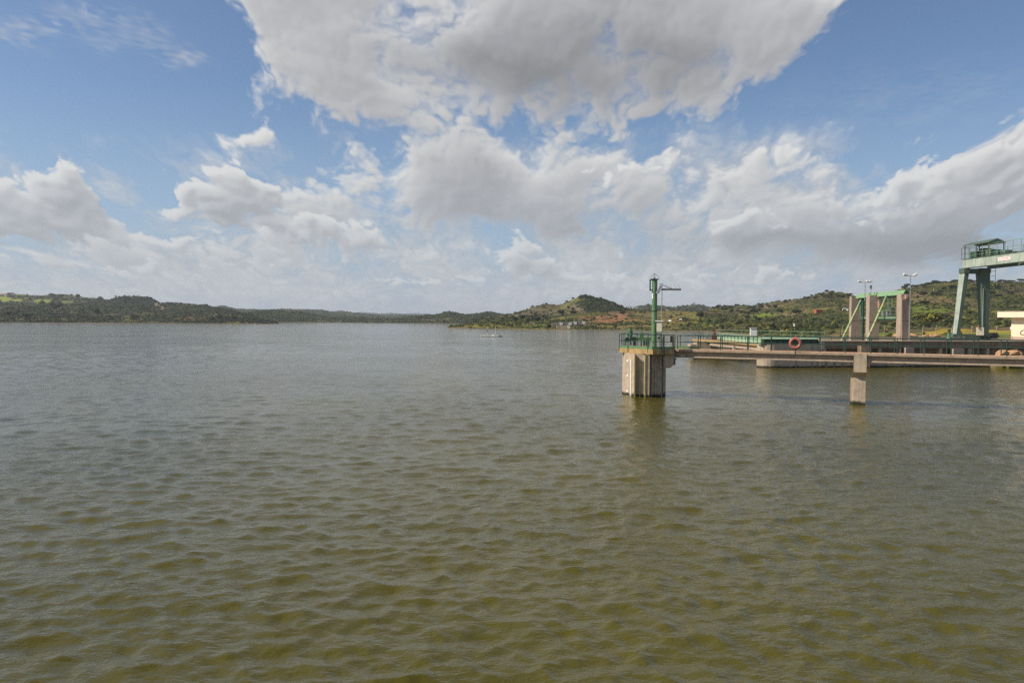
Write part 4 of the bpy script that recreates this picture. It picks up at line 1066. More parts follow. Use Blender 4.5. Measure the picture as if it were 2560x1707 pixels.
# weather mast with solar panel, arm and cabinet
mx = W(1654, 800, 60.2).x
mast = empty('telemetry_mast', (mx, 60.2, 3.72), 'thin galvanised telemetry mast with side arm beside the green column', 'mast')
MB().tube((mx, 60.2, 3.7), (mx, 60.2, cz(707, 60.2)), .032, n=8).build('pole', M['steel'], mast)
a, b_ = W(1654, 723.6, 60.2), W(1702.5, 723.8, 60.2)
MB().box((a + b_) / 2, ((b_ - a).length, .12, .135)).build('arm', M['dark_steel'], mast)
MB().tube(W(1648, 709.5, 60.3), W(1679, 721.5, 60.2), .03, n=6).build('brace', M['dark_steel'], mast)
mb = MB(); x = 1660
for i in range(4):
    for dy in (-.04, .04):
        pts = [W(x, 721.5, 60.2 + dy), W(x + 2.5, 714, 60.2 + dy), W(x + 4.6, 711, 60.2 + dy * .4), W(x + 7, 714, 60.2 + dy), W(x + 9.4, 721.5, 60.2 + dy)]
        mb.path(pts, .009, 4)
    x += 10.2
mb.build('bird_wire', M['steel'], mast)
panel = empty('solar_panel', W(1648, 723, 60.0), 'small tilted blue solar panel in a white frame in front of the green column', 'solar panel')
q = [W(1648.6, 713.8, 60.16), W(1656.6, 714.6, 60.02), W(1648.3, 733.4, 59.72), W(1640.2, 733.0, 59.86)]
nn = (q[1] - q[0]).cross(q[3] - q[0]).normalized(); nn = nn if nn.y < 0 else -nn
MB().extrude(q, -nn * .04).build('frame', M['white'], panel)
M['pv'] = surf('blue solar cells', (.035, .05, .115), .25, .2, 20)
cq = sum(q, Vector()) / 4
for r_ in range(4):
    f0, f1 = r_ / 4, (r_ + 1) / 4
    qs = [q[0].lerp(q[3], f0), q[1].lerp(q[2], f0), q[1].lerp(q[2], f1), q[0].lerp(q[3], f1)]; cs = sum(qs, Vector()) / 4
    MB().extrude([cs + (p - cs) * .86 + nn * .004 for p in qs], nn * .006).build('solar_cell', M['pv'], panel)
MB().tube(cq - nn * .03, Vector((mx, 60.2, cz(726, 60.2))), .025, n=6).build('bracket', M['dark_steel'], panel)
cab = empty('control_cabinet', W(1650, 828, 60.1), 'cream metal control cabinet with overhanging lid fixed to the thin mast', 'cabinet')
pbox(1643.5, 1657, 803.5, 828.5, 60.15 - .32, .36, rot=math.radians(-22)).build('body', M['cream'], cab)
pbox(1641, 1660.5, 801.3, 803.4, 60.15 - .4, .52, rot=math.radians(-22)).build('lid', M['white'], cab)

# ------------------------------------------------------------------ footbridge
BL, BR = WZ(1690, 873.0, 3.7), WZ(2560, 892.0, 3.7)
be, bn = frame(BL, BR)
def bs(px, z=3.7):
    "distance along the bridge front edge under this pixel"
    d = ray(px, 880); k = Vector((d.x, d.y, 0))
    # CAMP + k t = BL + be s
    den = k.x * be.y - k.y * be.x
    t = (BL.x * be.y - BL.y * be.x) / den
    return (Vector((k.x * t, k.y * t, 0)) - Vector((BL.x, BL.y, 0))).dot(be)
def bp(s, n, z): return Vector((BL.x, BL.y, 0)) + be * s + bn * n + ZA * z
BLEN = bs(2560) + 9
bridge = empty('footbridge', bp(0, -.8, 0), 'narrow concrete footbridge with dark green railings leading to the intake tower', 'footbridge')
S0 = bs(1672)
mb = MB().box(bp((S0 + BLEN) / 2, -.8, 3.612), (BLEN - S0, 1.6, .168), (be, bn, ZA)); mb.build('deck', M['concrete_bridge'], bridge)
MB().box(bp((S0 + BLEN) / 2, -.8, 3.70), (BLEN - S0 - .02, 1.57, .012), (be, bn, ZA)).build('walking_surface', M['deck'], bridge)
sp = bs(2151); spans = ((bs(1676), bs(1712), sp - .45), (sp + .43, bs(2177), BLEN))
for i, (s0, s1, s2) in enumerate(spans):
    mb = MB()
    for side in (0, 1):
        n0 = -.28 if side == 0 else -1.32; sg = 1 if side == 0 else -1
        sec = [(n0, 3.527), (n0, 3.19), (n0 + sg * .13, 3.12), (n0 + sg * .13, 3.05), (n0 - sg * .22, 3.05), (n0 - sg * .22, 3.527)]
        e0, e1 = (s1, s2) if i == 0 else (s1, s2 - .01)
        mb.extrude([bp(e0, a, z) for a, z in sec], be * (e1 - e0))
        mb.box(bp((s0 + s1) / 2, n0 - sg * .06, 3.288), (abs(s1 - s0), .33, .476), (be, bn, ZA))
    mb.build('girder', M['concrete_bridge'], bridge)
# pier: head with raking underside, battered stem, rear leg
pr = empty('bridge_pier', bp(sp, -.8, 0), 'square concrete pier standing in the water under the footbridge', 'bridge pier')
def pbx(s0, s1, n0, n1, z0, z1): return [bp(sp + s0, n0, z0), bp(sp + s1, n0, z0), bp(sp + s1, n1, z0), bp(sp + s0, n1, z0), bp(sp + s0, n0, z1), bp(sp + s1, n0, z1), bp(sp + s1, n1, z1), bp(sp + s0, n1, z1)]
HF = [(0, 3, 2, 1), (4, 5, 6, 7), (0, 1, 5, 4), (1, 2, 6, 5), (2, 3, 7, 6), (3, 0, 4, 7)]
mb = MB(); prof = [(.06, 3.69), (.06, 2.34), (-.32, 1.96), (-1.3, 1.96), (-1.66, 2.34), (-1.66, 3.03), (-.02, 3.03), (-.02, 3.69)]
prof = [(.06, 3.66), (.06, 2.34), (-.32, 1.97), (-1.28, 1.97), (-1.66, 2.34), (-1.66, 3.05), (-.15, 3.05), (.004, 3.05), (.004, 3.66)]
mb.extrude([bp(sp - .42, n, z) for n, z in prof], be * .84); mb.build('pier_head', M['concrete'], pr)
v = [bp(sp - .40, -.32, 1.968), bp(sp + .38, -.32, 1.968), bp(sp + .38, -.85, 1.968), bp(sp - .40, -.85, 1.968)]
u_ = [bp(sp - .42, -.20, -2.5), bp(sp + .38, -.20, -2.5), bp(sp + .38, -.85, -2.5), bp(sp - .64, -.85, -2.5)]
MB()._add(u_ + v, HF).build('stem', M['concrete'], pr)
MB()._add(pbx(-.62, .36, -.86, -1.3, -2.5, 1.968), HF).build('rear_leg', M['concrete'], pr)
# far end support beyond the frame
MB()._add([p - be * (sp - BLEN + 1) for p in pbx(-.5, .5, -.1, -1.5, -2.5, 3.04)], HF).build('abutment', M['concrete'], bridge)
fp = [bs(p) for p in (1801, 1868, 1927, 1988, 2050.5, 2113, 2177.5, 2243, 2310, 2377.5, 2446, 2517.5)]; st = (fp[-1] - fp[0]) / 11
fposts = [fp[0] - 2 * st + .1, fp[0] - st] + fp + [fp[-1] + st * k for k in range(1, 5)]
railing(bridge, [bp(fp[0] - 2 * st + .1, -.05, 3.7), bp(BLEN - .2, -.05, 3.7)], 1.08, (.56,), M['green_rail'], posts=[bp(s, -.05, 3.7) for s in fposts if s < BLEN], base=-.12)
off = bs(2107) - bs(2113)
railing(bridge, [bp(fp[0] - 2 * st + .3, -1.55, 3.7), bp(BLEN - .2, -1.55, 3.7)], 1.08, (.56,), M['green_rail'], posts=[bp(s + off + .05, -1.55, 3.7) for s in fposts if s + off < BLEN - .2], base=-.12)
MB().box(bp((S0 + bs(1738)) / 2, -1.5, 3.81), (bs(1738) - S0, .03, .2), (be, bn, ZA)).build('toe_plate', M['green'], bridge)
# lifebuoy on the railing
lc = bp(bs(1988), .10, W(1988, 856.3, 58.3).z); lc.z = 4.34
lb = empty('lifebuoy', lc, 'faded orange lifebuoy hung on the footbridge railing', 'lifebuoy')
MB().torus(lc, bn, .335, .095, 36, 12).build('ring', M['orange'], lb)
mb = MB()
for k in range(4):
    an = math.pi / 4 + k * math.pi / 2 + .2; u = be * math.cos(an) + ZA * math.sin(an); vv = -be * math.sin(an) + ZA * math.cos(an)
    mb.tube(lc + u * .335 - vv * .045, lc + u * .335 + vv * .045, .101, n=12)
mb.build('band', M['orange_dark'], lb)
MB().torus(lc, bn, .44, .012, 30, 5).build('grab_line', M['orange_dark'], lb)
MB().tube(lc - bn * .1 + ZA * .35, lc - bn * .1 - ZA * .75, .035, n=6).build('holder', M['green_rail'], lb)

# ------------------------------------------------------------------ spillway
M['rail_rust'] = surf('rusty rail steel', (.075, .04, .03), .8, .3, 3)
PN = WZ(1935, 919.3, 0); PE = WZ(2300, 917.2, 0)
we, wn = frame(PN, PE)
def wp(s, n, z): return Vector((PN.x, PN.y, 0)) + we * s + wn * n + ZA * z
def wsx(px):
    d = ray(px, 900); k = Vector((d.x, d.y, 0)); den = k.x * we.y - k.y * we.x
    t = (PN.x * we.y - PN.y * we.x) / den
    return (k * t - Vector((PN.x, PN.y, 0))).dot(we)
R0 = 1.45
def nose_poly(s_end, base_s=0.0, depth=2 * R0, n=10):
    pts = []
    for i in range(n + 1):
        a = -math.pi / 2 + math.pi * i / n * -1
        pts.append((base_s + R0 * math.cos(a), -R0 - R0 * math.sin(a)))
    pts = [(base_s - R0 * math.sin(math.pi * i / n), -R0 + R0 * math.cos(math.pi * i / n)) for i in range(n + 1)]
    return pts + [(s_end, -2 * R0), (s_end, 0)]
s2055 = wsx(2055); s_end = wsx(2600) + 4
pierA = empty('spillway_pier', wp(0, -R0, 0), 'long concrete spillway pier with rounded nose behind the footbridge, the nearer one', 'spillway pier')
MB().prism([tuple(wp(s, n, 0)[:2]) for s, n in nose_poly(s2055)], -2.5, 2.95).build('wall', M['concrete'], pierA)
mb = MB()
for px in (1990, 2030, 2044):
    s = wsx(px); mb.box(wp(s, .005, 1.2), (.12, .05, 3.3), (we, wn, ZA))
mb.build('joint', M['dark_steel'], pierA)
pcap = MB().box(wp(.9, -R0, 3.0), (3.6, 2.2, .1), (we, wn, ZA)).build('coping', M['ochre'], pierA)
wallB = empty('spillway_wall', wp((s2055 + s_end) / 2, -1, 0), 'stained concrete spillway wall with deep recess running right behind the footbridge', 'retaining wall')
L = s_end - s2055
MB().box(wp((s2055 + s_end) / 2, -1.0, 2.94), (L, 2.0, .96), (we, wn, ZA)).build('parapet', M['stained'], wallB)
MB().box(wp((s2055 + s_end) / 2, -1.0, 3.445), (L + .1, 2.12, .07), (we, wn, ZA)).build('coping', M['concrete'], wallB)
MB().box(wp((s2055 + s_end) / 2, -1.5, .2), (L, 1.6, 4.5), (we, wn, ZA)).build('back_wall', M['stained'], wallB)
MB().box(wp((s2055 + s_end) / 2, -.42, -.75), (L, .78, 3.8), (we, wn, ZA)).build('lower_wall', M['concrete'], wallB)
for px, w in ((2061, .5), (2147, .35), (2163, .5), (2200, .4), (2251, .25), (2310, .35), (2352, .4), (2425, .5), (2470, .4), (2540, .5)):
    MB().box(wp(wsx(px), -.36, 1.8), (w, .66, 1.32), (we, wn, ZA)).build('pillar', M['concrete'], wallB)
for px0, px1, zt in ((2259, 2280, 2.62), (2378, 2405, 2.45)):
    s0, s1 = wsx(px0), wsx(px1)
    MB().box(wp((s0 + s1) / 2, .12, zt - .7), (s1 - s0, .55, 1.4), (we, wn, ZA)).build('block', M['column'], wallB)
for px in (2066, 2086, 2107, 2129, 2165, 2262, 2317, 2353, 2366):
    MB().box(wp(wsx(px), -.015, .5), (.10 if px % 2 else .2, .05, 2.2), (we, wn, ZA)).build('joint', M['dark_steel'], wallB)
MB().box(wp(s2055 + .05, -.3, 2.9), (.5, .7, 1.2), (we, wn, ZA)).build('corner_post', M['concrete'], wallB)
# dark green beam lying on the near pier
sb0, sb1 = wsx(1914), wsx(2049)
beam = empty('stop_beam', wp((sb0 + sb1) / 2, -1, 2.95), 'long dark green steel gate beam lying on top of the near spillway pier', 'steel beam')
mb = MB().box(wp((sb0 + sb1) / 2, -.95, 3.36), (sb1 - sb0, .9, .55), (we, wn, ZA)); mb.build('web', M['green_dark'], beam)
mb = MB().box(wp((sb0 + sb1) / 2, -.9, 3.08), (sb1 - sb0 + .1, 1.15, .06), (we, wn, ZA)).box(wp((sb0 + sb1) / 2, -.8, 3.66), (sb1 - sb0 + .1, 1.3, .07), (we, wn, ZA)); mb.build('flange', M['green'], beam)
mb = MB().extrude([wp(sb0 - .3, -.4, 3.70), wp(sb0 - .3, -1.3, 3.70), wp(sb0 - .3, -1.5, 3.93)], we * (sb1 - sb0 + .5)); mb.build('cover_plate', M['green_pale'], beam)
for i in range(9):
    s = sb0 + (sb1 - sb0) * i / 8
    MB().box(wp(s, -.47, 3.36), (.06, .12, .5), (we, wn, ZA)).build('stiffener', M['green_dark'], beam)
MB().box(wp(sb0 - .22, -.9, 3.3), (.4, .8, .7), (we, wn, ZA)).build('end_plate', M['green_pale'], beam)
# slab with railing running away over the pier noses
F0, N0 = W(1731, 847.5, 128), W(1903, 861.0, 100.2)
F0.z = N0.z = 3.0
ke, kn = frame(F0, N0)
if kn.x > 0: kn = -kn
def kp(f, n, z): q = F0.lerp(N0, f); return Vector((q.x, q.y, 0)) + kn * n + ZA * z
KL = (N0 - F0).length
walk = empty('spillway_walkway', kp(.5, -.6, 2.8), 'concrete walkway slab with dark railing crossing the spillway bays', 'walkway')
MB().box(kp(.5, -.6, 2.87), (KL, 1.3, .26), (ke, kn, ZA)).build('slab', M['ochre'], walk)
sec = [(-.25, 2.735), (-.25, 2.34), (-.05, 2.26), (-.05, 2.18), (-.6, 2.18), (-.6, 2.735)]
for f0, f1 in ((.28, .98), (.0, .17)):
    a = kp(f0, 0, 0); b_ = kp(f1, 0, 0)
    MB().extrude([kp(f0, n, z) for n, z in sec], b_ - a).build('girder', M['concrete_bridge'], walk)
railing(walk, [kp(.0, -.05, 3.0), kp(1.0, -.05, 3.0)], .95, (.5,), M['green_rail'], spacing=1.35, r=.03, pr=.03)
pierB = empty('spillway_pier', kp(.22, 0, 0), 'spillway pier with slanted edge under the far part of the walkway', 'spillway pier')
a = kp(.22, 0, 0)
MB().extrude([(a.x - 1.2, a.y, -2.5), (a.x + 3.2, a.y, -2.5), (a.x + .85, a.y, 2.0), (a.x + .1, a.y, 2.73), (a.x - 1.2, a.y, 2.73)], (0, 2.6, 0)).build('nose', M['concrete'], pierB)
MB().box((a.x + 8, a.y + 2, .2), (16, 1.6, 5.0)).build('wall', M['concrete'], pierB)
MB().box((a.x - 1.6, a.y + 1.2, 1.3), (1.2, 2.2, 2.0)).build('step', M['concrete'], pierB)
b_ = kp(.66, -.1, 0); MB().box((b_.x, b_.y, 2.15), (.45, .5, .55)).build('bracket', M['concrete'], walk)
# rear sill closing the bays
MB().box((46, 114, .2), (1.2, 27, 5.6)).build('spillway_sill', M['stained']) and None
tag(bpy.data.objects['spillway_sill'], 'dark stained concrete sill wall closing the spillway bay', 'wall')
# sunlit pale green flap gate between the piers
g0, g1 = W(1790, 846, 127), W(1897, 856, 101.6); gf = Vector((g1.x - g0.x, g1.y - g0.y, 0)); gl2 = gf.length; gf.normalize()
gate = empty('spillway_gate', (g0 + g1) / 2, 'pale green steel spillway gate lying between the piers behind the walkway railing', 'sluice gate')
def gp(s, x, z): return Vector((g0.x, g0.y, 0)) + gf * s + XA * x + ZA * z
MB().extrude([gp(0, 0, 3.02), gp(0, .5, 3.02), gp(0, .5, 3.42), gp(0, .22, 3.42)], gf * gl2).build('lower_flange', M['green_pale'], gate)
MB().box(gp(gl2 / 2, .62, 3.62), (gl2, .4, .5), (gf, XA, ZA)).build('web', M['rail_pale'], gate)
MB().box(gp(gl2 / 2, .7, 3.9), (gl2, .7, .06), (gf, XA, ZA)).build('upper_flange', M['green_pale'], gate)
for i in range(13):
    MB().box(gp(gl2 * i / 12, .38, 3.62), (.07, .12, .5), (gf, XA, ZA)).build('stiffener', M['rail_pale'], gate)
MB().extrude([gp(gl2, -.1, 3.0), gp(gl2, .9, 3.0), gp(gl2, .9, 3.9), gp(gl2, .2, 3.9)], gf * .25).build('end_plate', M['green'], gate)
# small machines on the far end
q = W(1785.5, 846, 124); q.z = 3.0
rm = empty('winch', q, 'rusty red winch at the far end of the walkway', 'winch')
MB().box(q + ZA * .35, (.8, .6, .7)).build('base', M['rust'], rm); MB().tube(q + ZA * .7, q + ZA * 1.15, .24, n=10).build('drum', M['rust'], rm)
q = W(1768.5, 848, 125); q.z = 3.0
lp = empty('valve_post', q, 'short yellow green post on the walkway left of the red winch', 'post')
MB().tube(q, q + ZA * .95, .09, n=8).build('stem', M['dark_steel'], lp); MB().tube(q + ZA * .4, q + ZA * .62, .15, n=10).tube(q + ZA * .75, q + ZA * .95, .15, n=10).build('collar', M['lime'], lp)

# crest platform of the dam
cp = [tuple(wp(s2055 + .1, -1.9, 0)[:2]), tuple(wp(s_end + 2, -1.9, 0)[:2]), (150, 112), (160, 152), (60, 152), (46.7, 128), (46.7, 106)]
MB().prism(cp, -2, 3.05).build('crest_platform', M['haze_gravel'])
tag(bpy.data.objects['crest_platform'], 'gravel crest of the dam behind the spillway wall', 'ground', kind='structure')
# low railing and kerb along the crest edge
a, b_ = wp(wsx(2062), -2.2, 3.05), wp(wsx(2300), -2.2, 3.05)
lr = empty('crest_railing', (a + b_) / 2, 'low dark green railing on the crest edge in front of the hoist columns', 'railing')
railing(lr, [a, b_], .95, (.62,), M['green_rail'], spacing=2.4, r=.03, pr=.03)
a, b_ = wp(wsx(2300), -2.3, 3.2), wp(s_end, -2.3, 3.2)
kb = empty('crane_rail', (a + b_) / 2, 'dark rusty crane rail beam along the crest edge below the crane', 'rail')
MB().box((a + b_) / 2 + ZA * .12, ((b_ - a).length, .5, .36), (we, wn, ZA)).build('beam', M['rail_rust'], kb)
MB().box((a + b_) / 2 + ZA * .34, ((b_ - a).length, .12, .08), (we, wn, ZA)).build('rail_head', M['dark_steel'], kb)
# pale railing on the far walkway
r0, r1 = W(1790, 833, 133), W(2062, 842, 110); r0.z = r1.z = 3.4
fr = empty('far_railing', (r0 + r1) / 2, 'pale green railing along the far walkway behind the gates', 'railing')
railing(fr, [r0, r1], 1.08, (.55,), M['rail_pale'], spacing=2.2, r=.035, pr=.032)
MB().box((r0 + r1) / 2 + Vector((.4, .4, -.25)), ((r1 - r0).length, 1.4, .4), (*[(r1 - r0).normalized(), ZA.cross((r1 - r0).normalized())], ZA)).build('slab', M['concrete'], fr)
for f in (.2, .5, .8):
    q = r0.lerp(r1, f); MB().box((q.x + .4, q.y + .4, .6), (.8, .8, 5.0)).build('support', M['concrete'], fr)
wc = empty('switch_cabinet', W(1885, 838, 122), 'tall white metal switch cabinet on the far walkway', 'cabinet')
pbox(1877.3, 1893, 820.5, 842, 122, .7, rot=math.radians(-8)).build('body', M['white'], wc)
pbox(1876.8, 1893.6, 819.6, 820.4, 121.9, .9, rot=math.radians(-8)).build('lid', M['white'], wc)

# ------------------------------------------------------------------ gate hoist frame
frm = empty('hoist_frame', (52.5, 111, 3.4), 'three concrete columns carrying a green roofed hoist gallery with two slanted pipes', 'hoist frame')
def column(x0, x1, D, ld, ztop, slant=0.0):
    a = W(x0, 850, D); b_ = W(x1, 850, D)
    mb = MB().prism([(a.x, D), (b_.x, D), (b_.x, D + ld), (a.x, D + ld)], 2.8, ztop, [ztop, ztop - slant, ztop - slant, ztop])
    return mb.build('column', M['column'], frm)
column(2127, 2153.5, 118, .7, 9.85, .75)
column(2172, 2197, 112, 1.1, 9.86)
column(2251, 2272.5, 105.5, 1.25, 9.83)
for (x0, x1, D, z) in ((2127, 2153.5, 118, 6.2), (2172, 2197, 112, 6.0), (2251, 2272.5, 105.5, 6.15)):
    a = W(x0, 800, D); b_ = W(x1, 800, D); MB().box(((a.x + b_.x) / 2, D - .004, z), (b_.x - a.x + .01, .02, .03)).build('formwork_joint', M['dark_steel'], frm)
# roof covers: ridge profile swept along the gallery
L0, L1 = W(2138, 746, 117.6), W(2256.5, 737, 106.0)
rv = L1 - L0
def roof(f0, f1):
    a = L0 + rv * f0
    pts = [a, a + Vector((.36, 0, .68)), a + Vector((.75, .0, .68)), a + Vector((1.25, 0, .05)), a + Vector((1.15, 0, .0)), a + Vector((.72, 0, .58)), a + Vector((.40, 0, .58)), a + Vector((.08, 0, -.03))]
    return MB().extrude(pts, rv * (f1 - f0)).build('roof', M['green_roof'], frm)
roof(0, .435); roof(.455, 1)
a = L0 + Vector((.6, 0, -.05)); MB().box(a + rv * .5, (rv.length, .35, .25), (rv.normalized(), ZA.cross(rv).normalized(), ZA)).build('roof_beam', M['green_dark'], frm)
for f in (.06, .22, .45, .58, .66, .74, .95):
    q = L0 + rv * f + Vector((.45, 0, 0)); MB().box((q.x, q.y, (q.z + 6.6) / 2), (.12, .12, q.z - 6.6)).build('gallery_post', M['rail_pale'], frm)
# gallery floor with railing and machines
G0, G1 = W(2153, 792, 116.2), W(2240, 792, 106.8); G0.z = G1.z = 6.6; gv = G1 - G0; gn_ = ZA.cross(gv).normalized(); gn_ = gn_ if gn_.x > 0 else -gn_
MB().box((G0 + G1) / 2 + gn_ * .75 - ZA * .02, (gv.length, 1.6, .22), (gv.normalized(), gn_, ZA)).build('gallery_floor', M['rail_pale'], frm)
MB().box((G0 + G1) / 2 + gn_ * .75 - ZA * .22, (gv.length, 1.5, .18), (gv.normalized(), gn_, ZA)).build('gallery_joist', M['green_dark'], frm)
railing(frm, [G0, G1], 1.45, (.95, .45), M['green'], spacing=1.6, r=.03, pr=.035)
for (x0, x1, y0, y1, D, mt) in ((2218, 2228, 776, 790, 108.5, 'steel'), (2228, 2237, 768, 790, 107.6, 'dark_steel'), (2197, 2203, 752, 789, 111, 'column'), (2207, 2214, 778, 790, 110, 'steel'), (2156, 2161, 748, 792, 116, 'green_dark')):
    pbox(x0, x1, y0, y1, D + .6, .5).build('machine', M[mt], frm)
q = W(2201.3, 763.5, 110); MB().tube(q - YA * .12, q + YA * .12, .2, n=16).build('buoy', M['orange'], frm)
for (b0, t0, D) in (((2103, 853), (2151, 754), 116), ((2166, 853), (2215.5, 743), 109.5)):
    p, q = W(*b0, D), W(*t0, D - .0)
    ram = MB().tube(p, q, .155, n=14).build('ram', M['lime'], frm)
    mb = MB()
    for f in (.2, .42, .64, .86): mb.tube(p.lerp(q, f - .006), p.lerp(q, f + .006), .185, n=14)
    mb.build('collar', M['dark_steel'], ram)
    MB().tube(p.lerp(q, .9), p.lerp(q, 1.04), .19, n=14).build('ram_head', M['green'], ram)
# service ladder
lx = W(2160, 800, 115.4); mb = MB()
mb.box((lx.x - .12, 115.4, 6), (.22, .22, 6.4)).tube((lx.x + .14, 115.2, 3.2), (lx.x + .14, 115.2, 8.5), .03, n=5).tube((lx.x + .5, 115.2, 3.2), (lx.x + .5, 115.2, 8.5), .03, n=5)
ld = mb.build('ladder', M['green_dark'], frm); mb = MB()
for i in range(17): mb.tube((lx.x + .14, 115.2, 3.4 + i * .3), (lx.x + .5, 115.2, 3.4 + i * .3), .02, n=5)
mb.build('rung', M['green_dark'], ld)
# conduit on the right column
q0 = W(2254, 747, 105.4); q1 = W(2254, 852, 105.4); q2 = W(2267, 746, 105.4)
MB().path([q1, q0, q2], .06, 8).build('conduit', M['pink'], frm)
pbox(2264.5, 2270, 737, 747, 105.2, .3).build('junction_box', M['pink'], frm)
def lamp(px, ytop, ybase, D, heads, label):
    b_ = W(px, ybase, D); t = W(px, ytop, D); t.x = b_.x
    o = empty('floodlight_post', b_, label, 'lamp post', 'floodlight posts of the hoist frame')
    MB().tube(b_, b_.lerp(t, .6), .06, n=8).tube(b_.lerp(t, .6), t, .05, .04, n=8).build('pole', M['steel'], o)
    w0 = W(heads[0][0] + 2, ytop, D); w1 = W(heads[-1][1] - 2, ytop, D)
    MB().tube(w0, w1, .04, n=6).build('crossarm', M['steel'], o)
    for (x0, x1, y0, y1, tilt) in heads:
        c = (W(x0, y1, D) + W(x1, y0, D)) / 2; w = abs(W(x1, y0, D).x - W(x0, y0, D).x); h = abs(W(x0, y0, D).z - W(x0, y1, D).z)
        R = Matrix.Rotation(tilt, 3, 'Y')
        hd = MB().box(c, (w, .35, h * .8), (R @ XA, YA, R @ ZA), bevel=.04).build('floodlight', M['white'], o)
        MB().box(c - (R @ ZA) * (h * .41), (w * .85, .3, .02), (R @ XA, YA, R @ ZA)).build('lens', M['dark_steel'], hd)
    return o
lamp(2162, 706, 752, 114, ((2145, 2153.5, 701.5, 705.5, .15), (2166, 2171.5, 700.5, 705, -.1), (2173, 2179.5, 700, 705, -.1)), 'thin post with three floodlights above the left part of the green roof')
lamp(2273.3, 689.5, 850, 105, ((2258.5, 2268.5, 684, 689, .2), (2282.5, 2292.5, 684.5, 690, -.5)), 'taller post with two floodlights at the right hoist column')
q = W(2177.5, 745, 113); sr = empty('siren_post', q, 'thin post with small siren box above the green roof', 'siren')
MB().tube(q, W(2177.5, 722, 113), .03, n=6).build('pole', M['steel'], sr); pbox(2176, 2179.8, 713, 722, 112.9, .2).build('siren', M['dark_steel'], sr)

# ------------------------------------------------------------------ gantry crane
crane = empty('gantry_crane', (84, 135, 3.4), 'tall weathered green gantry crane with railed girders at the right edge', 'gantry crane')
X1, X2, ZB, ZT = 82.35, 86.9, 15.95, 17.52
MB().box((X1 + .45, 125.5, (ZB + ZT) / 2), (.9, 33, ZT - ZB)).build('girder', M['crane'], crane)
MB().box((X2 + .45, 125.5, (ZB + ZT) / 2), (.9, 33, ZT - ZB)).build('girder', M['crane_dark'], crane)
mb = MB()
for (x) in (X1, X2):
    mb.box((x + .45, 125.5, ZT + .03), (1.15, 33.02, .06)).box((x + .45, 125.5, ZB - .03), (1.0, 33.02, .06))
mb.build('flange', M['crane_dark'], crane)
for i in range(11): MB().box((X1 - .02, 141 - i * 3, (ZB + ZT) / 2), (.05, .08, ZT - ZB - .02)).build('stiffener', M['crane'], crane)
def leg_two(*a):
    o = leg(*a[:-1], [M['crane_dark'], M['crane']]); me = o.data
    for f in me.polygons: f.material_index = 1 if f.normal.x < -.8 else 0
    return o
def leg(xb0, xb1, xt0, xt1, D, dep, mat, name='leg'):
    z0, z1 = 3.9, ZB - .95
    vs = [(xb0, D, z0), (xb1, D, z0), (xb1, D + dep, z0), (xb0, D + dep, z0), (xt0, D, z1), (xt1, D, z1), (xt1, D + dep * 1.4, z1), (xt0, D + dep * 1.4, z1)]
    return MB()._add(vs, HF).build(name, mat, crane)
xx = lambda px, D: W(px, 800, D).x
leg_two(xx(2392, 140.6), xx(2400.5, 140.6), xx(2409, 140.6), xx(2420, 140.6), 140.6, 1.25, 0)
leg(xx(2460, 140.6), xx(2473, 140.6), xx(2450, 140.6), xx(2473, 140.6), 140.6, 1.2, M['crane_dark'])
for (a0, a1) in ((2406.5, 2420.5), (2449, 2473.5)):
    MB().box(((xx(a0, 140.6) + xx(a1, 140.6)) / 2, 141.3, ZB - .505), (xx(a1, 140.6) - xx(a0, 140.6), 1.7, .88)).build('leg_head', M['crane_dark'], crane)
MB().box(((xx(2420, 140.8) + xx(2449, 140.8)) / 2, 141.4, ZB - .6), (xx(2449, 140.8) - xx(2420, 140.8), 1.2, .85)).build('cross_beam', M['crane_dark'], crane)
MB().box(((xx(2458, 140.4)) + .0, 140.55, 8.2), (.10, .08, 8.0)).build('cable_duct', M['crane'], crane)
# second leg frame, outside the picture
for (a0, a1) in ((81.0, 81.9), (86.4, 87.4)): MB().box(((a0 + a1) / 2 + .5, 110.5, 9.6), (.9, 1.3, 12.6)).build('leg', M['crane_dark'], crane)
MB().box(((xx(2388, 140) + xx(2482, 140)) / 2, 141, 3.52), (xx(2482, 140) - xx(2388, 140), 1.0, .86)).build('sill_beam', M['crane_dark'], crane)
MB().box((84.5, 110.5, 3.78), (7, 1.0, .5)).build('sill_beam', M['crane_dark'], crane)
pbox(2480, 2494.5, 832, 846, 139.8, .9).build('travel_motor', M['black'], crane)
for px in (2400, 2412, 2462, 2474):
    q = W(px, 800, 140.4); MB().tube((q.x, 140.25, 3.3), (q.x, 140.6, 3.3), .25, n=14).build('wheel', M['dark_steel'], crane)
cb = pbox(2446.5, 2461.5, 818.5, 838, 139.3, .9, rot=math.radians(-20)).build('cabinet', M['cream'], crane)
q = W(2446.5, 816, 139.3); MB().tube(q - ZA * .25, q + ZA * .12, .14, n=10).build('beacon', M['orange'], cb)
# walkways railings
railing(crane, [Vector((X1 - .05, 142.2, ZT)), Vector((X1 - .05, 109, ZT))], 2.12, (1.1, .55), M['rail_pale'], spacing=2.05, r=.04, pr=.045)
railing(crane, [Vector((X2 + 1.2, 142.2, ZT)), Vector((X2 + 1.2, 109, ZT))], 2.0, (1.05,), M['crane_dark'], spacing=4.1, r=.035, pr=.04)
railing(crane, [Vector((X1 - .05, 142.2, ZT)), Vector((X2 + 1.2, 142.2, ZT))], 2.1, (1.05,), M['crane_dark'], spacing=1.5, r=.035, pr=.05)
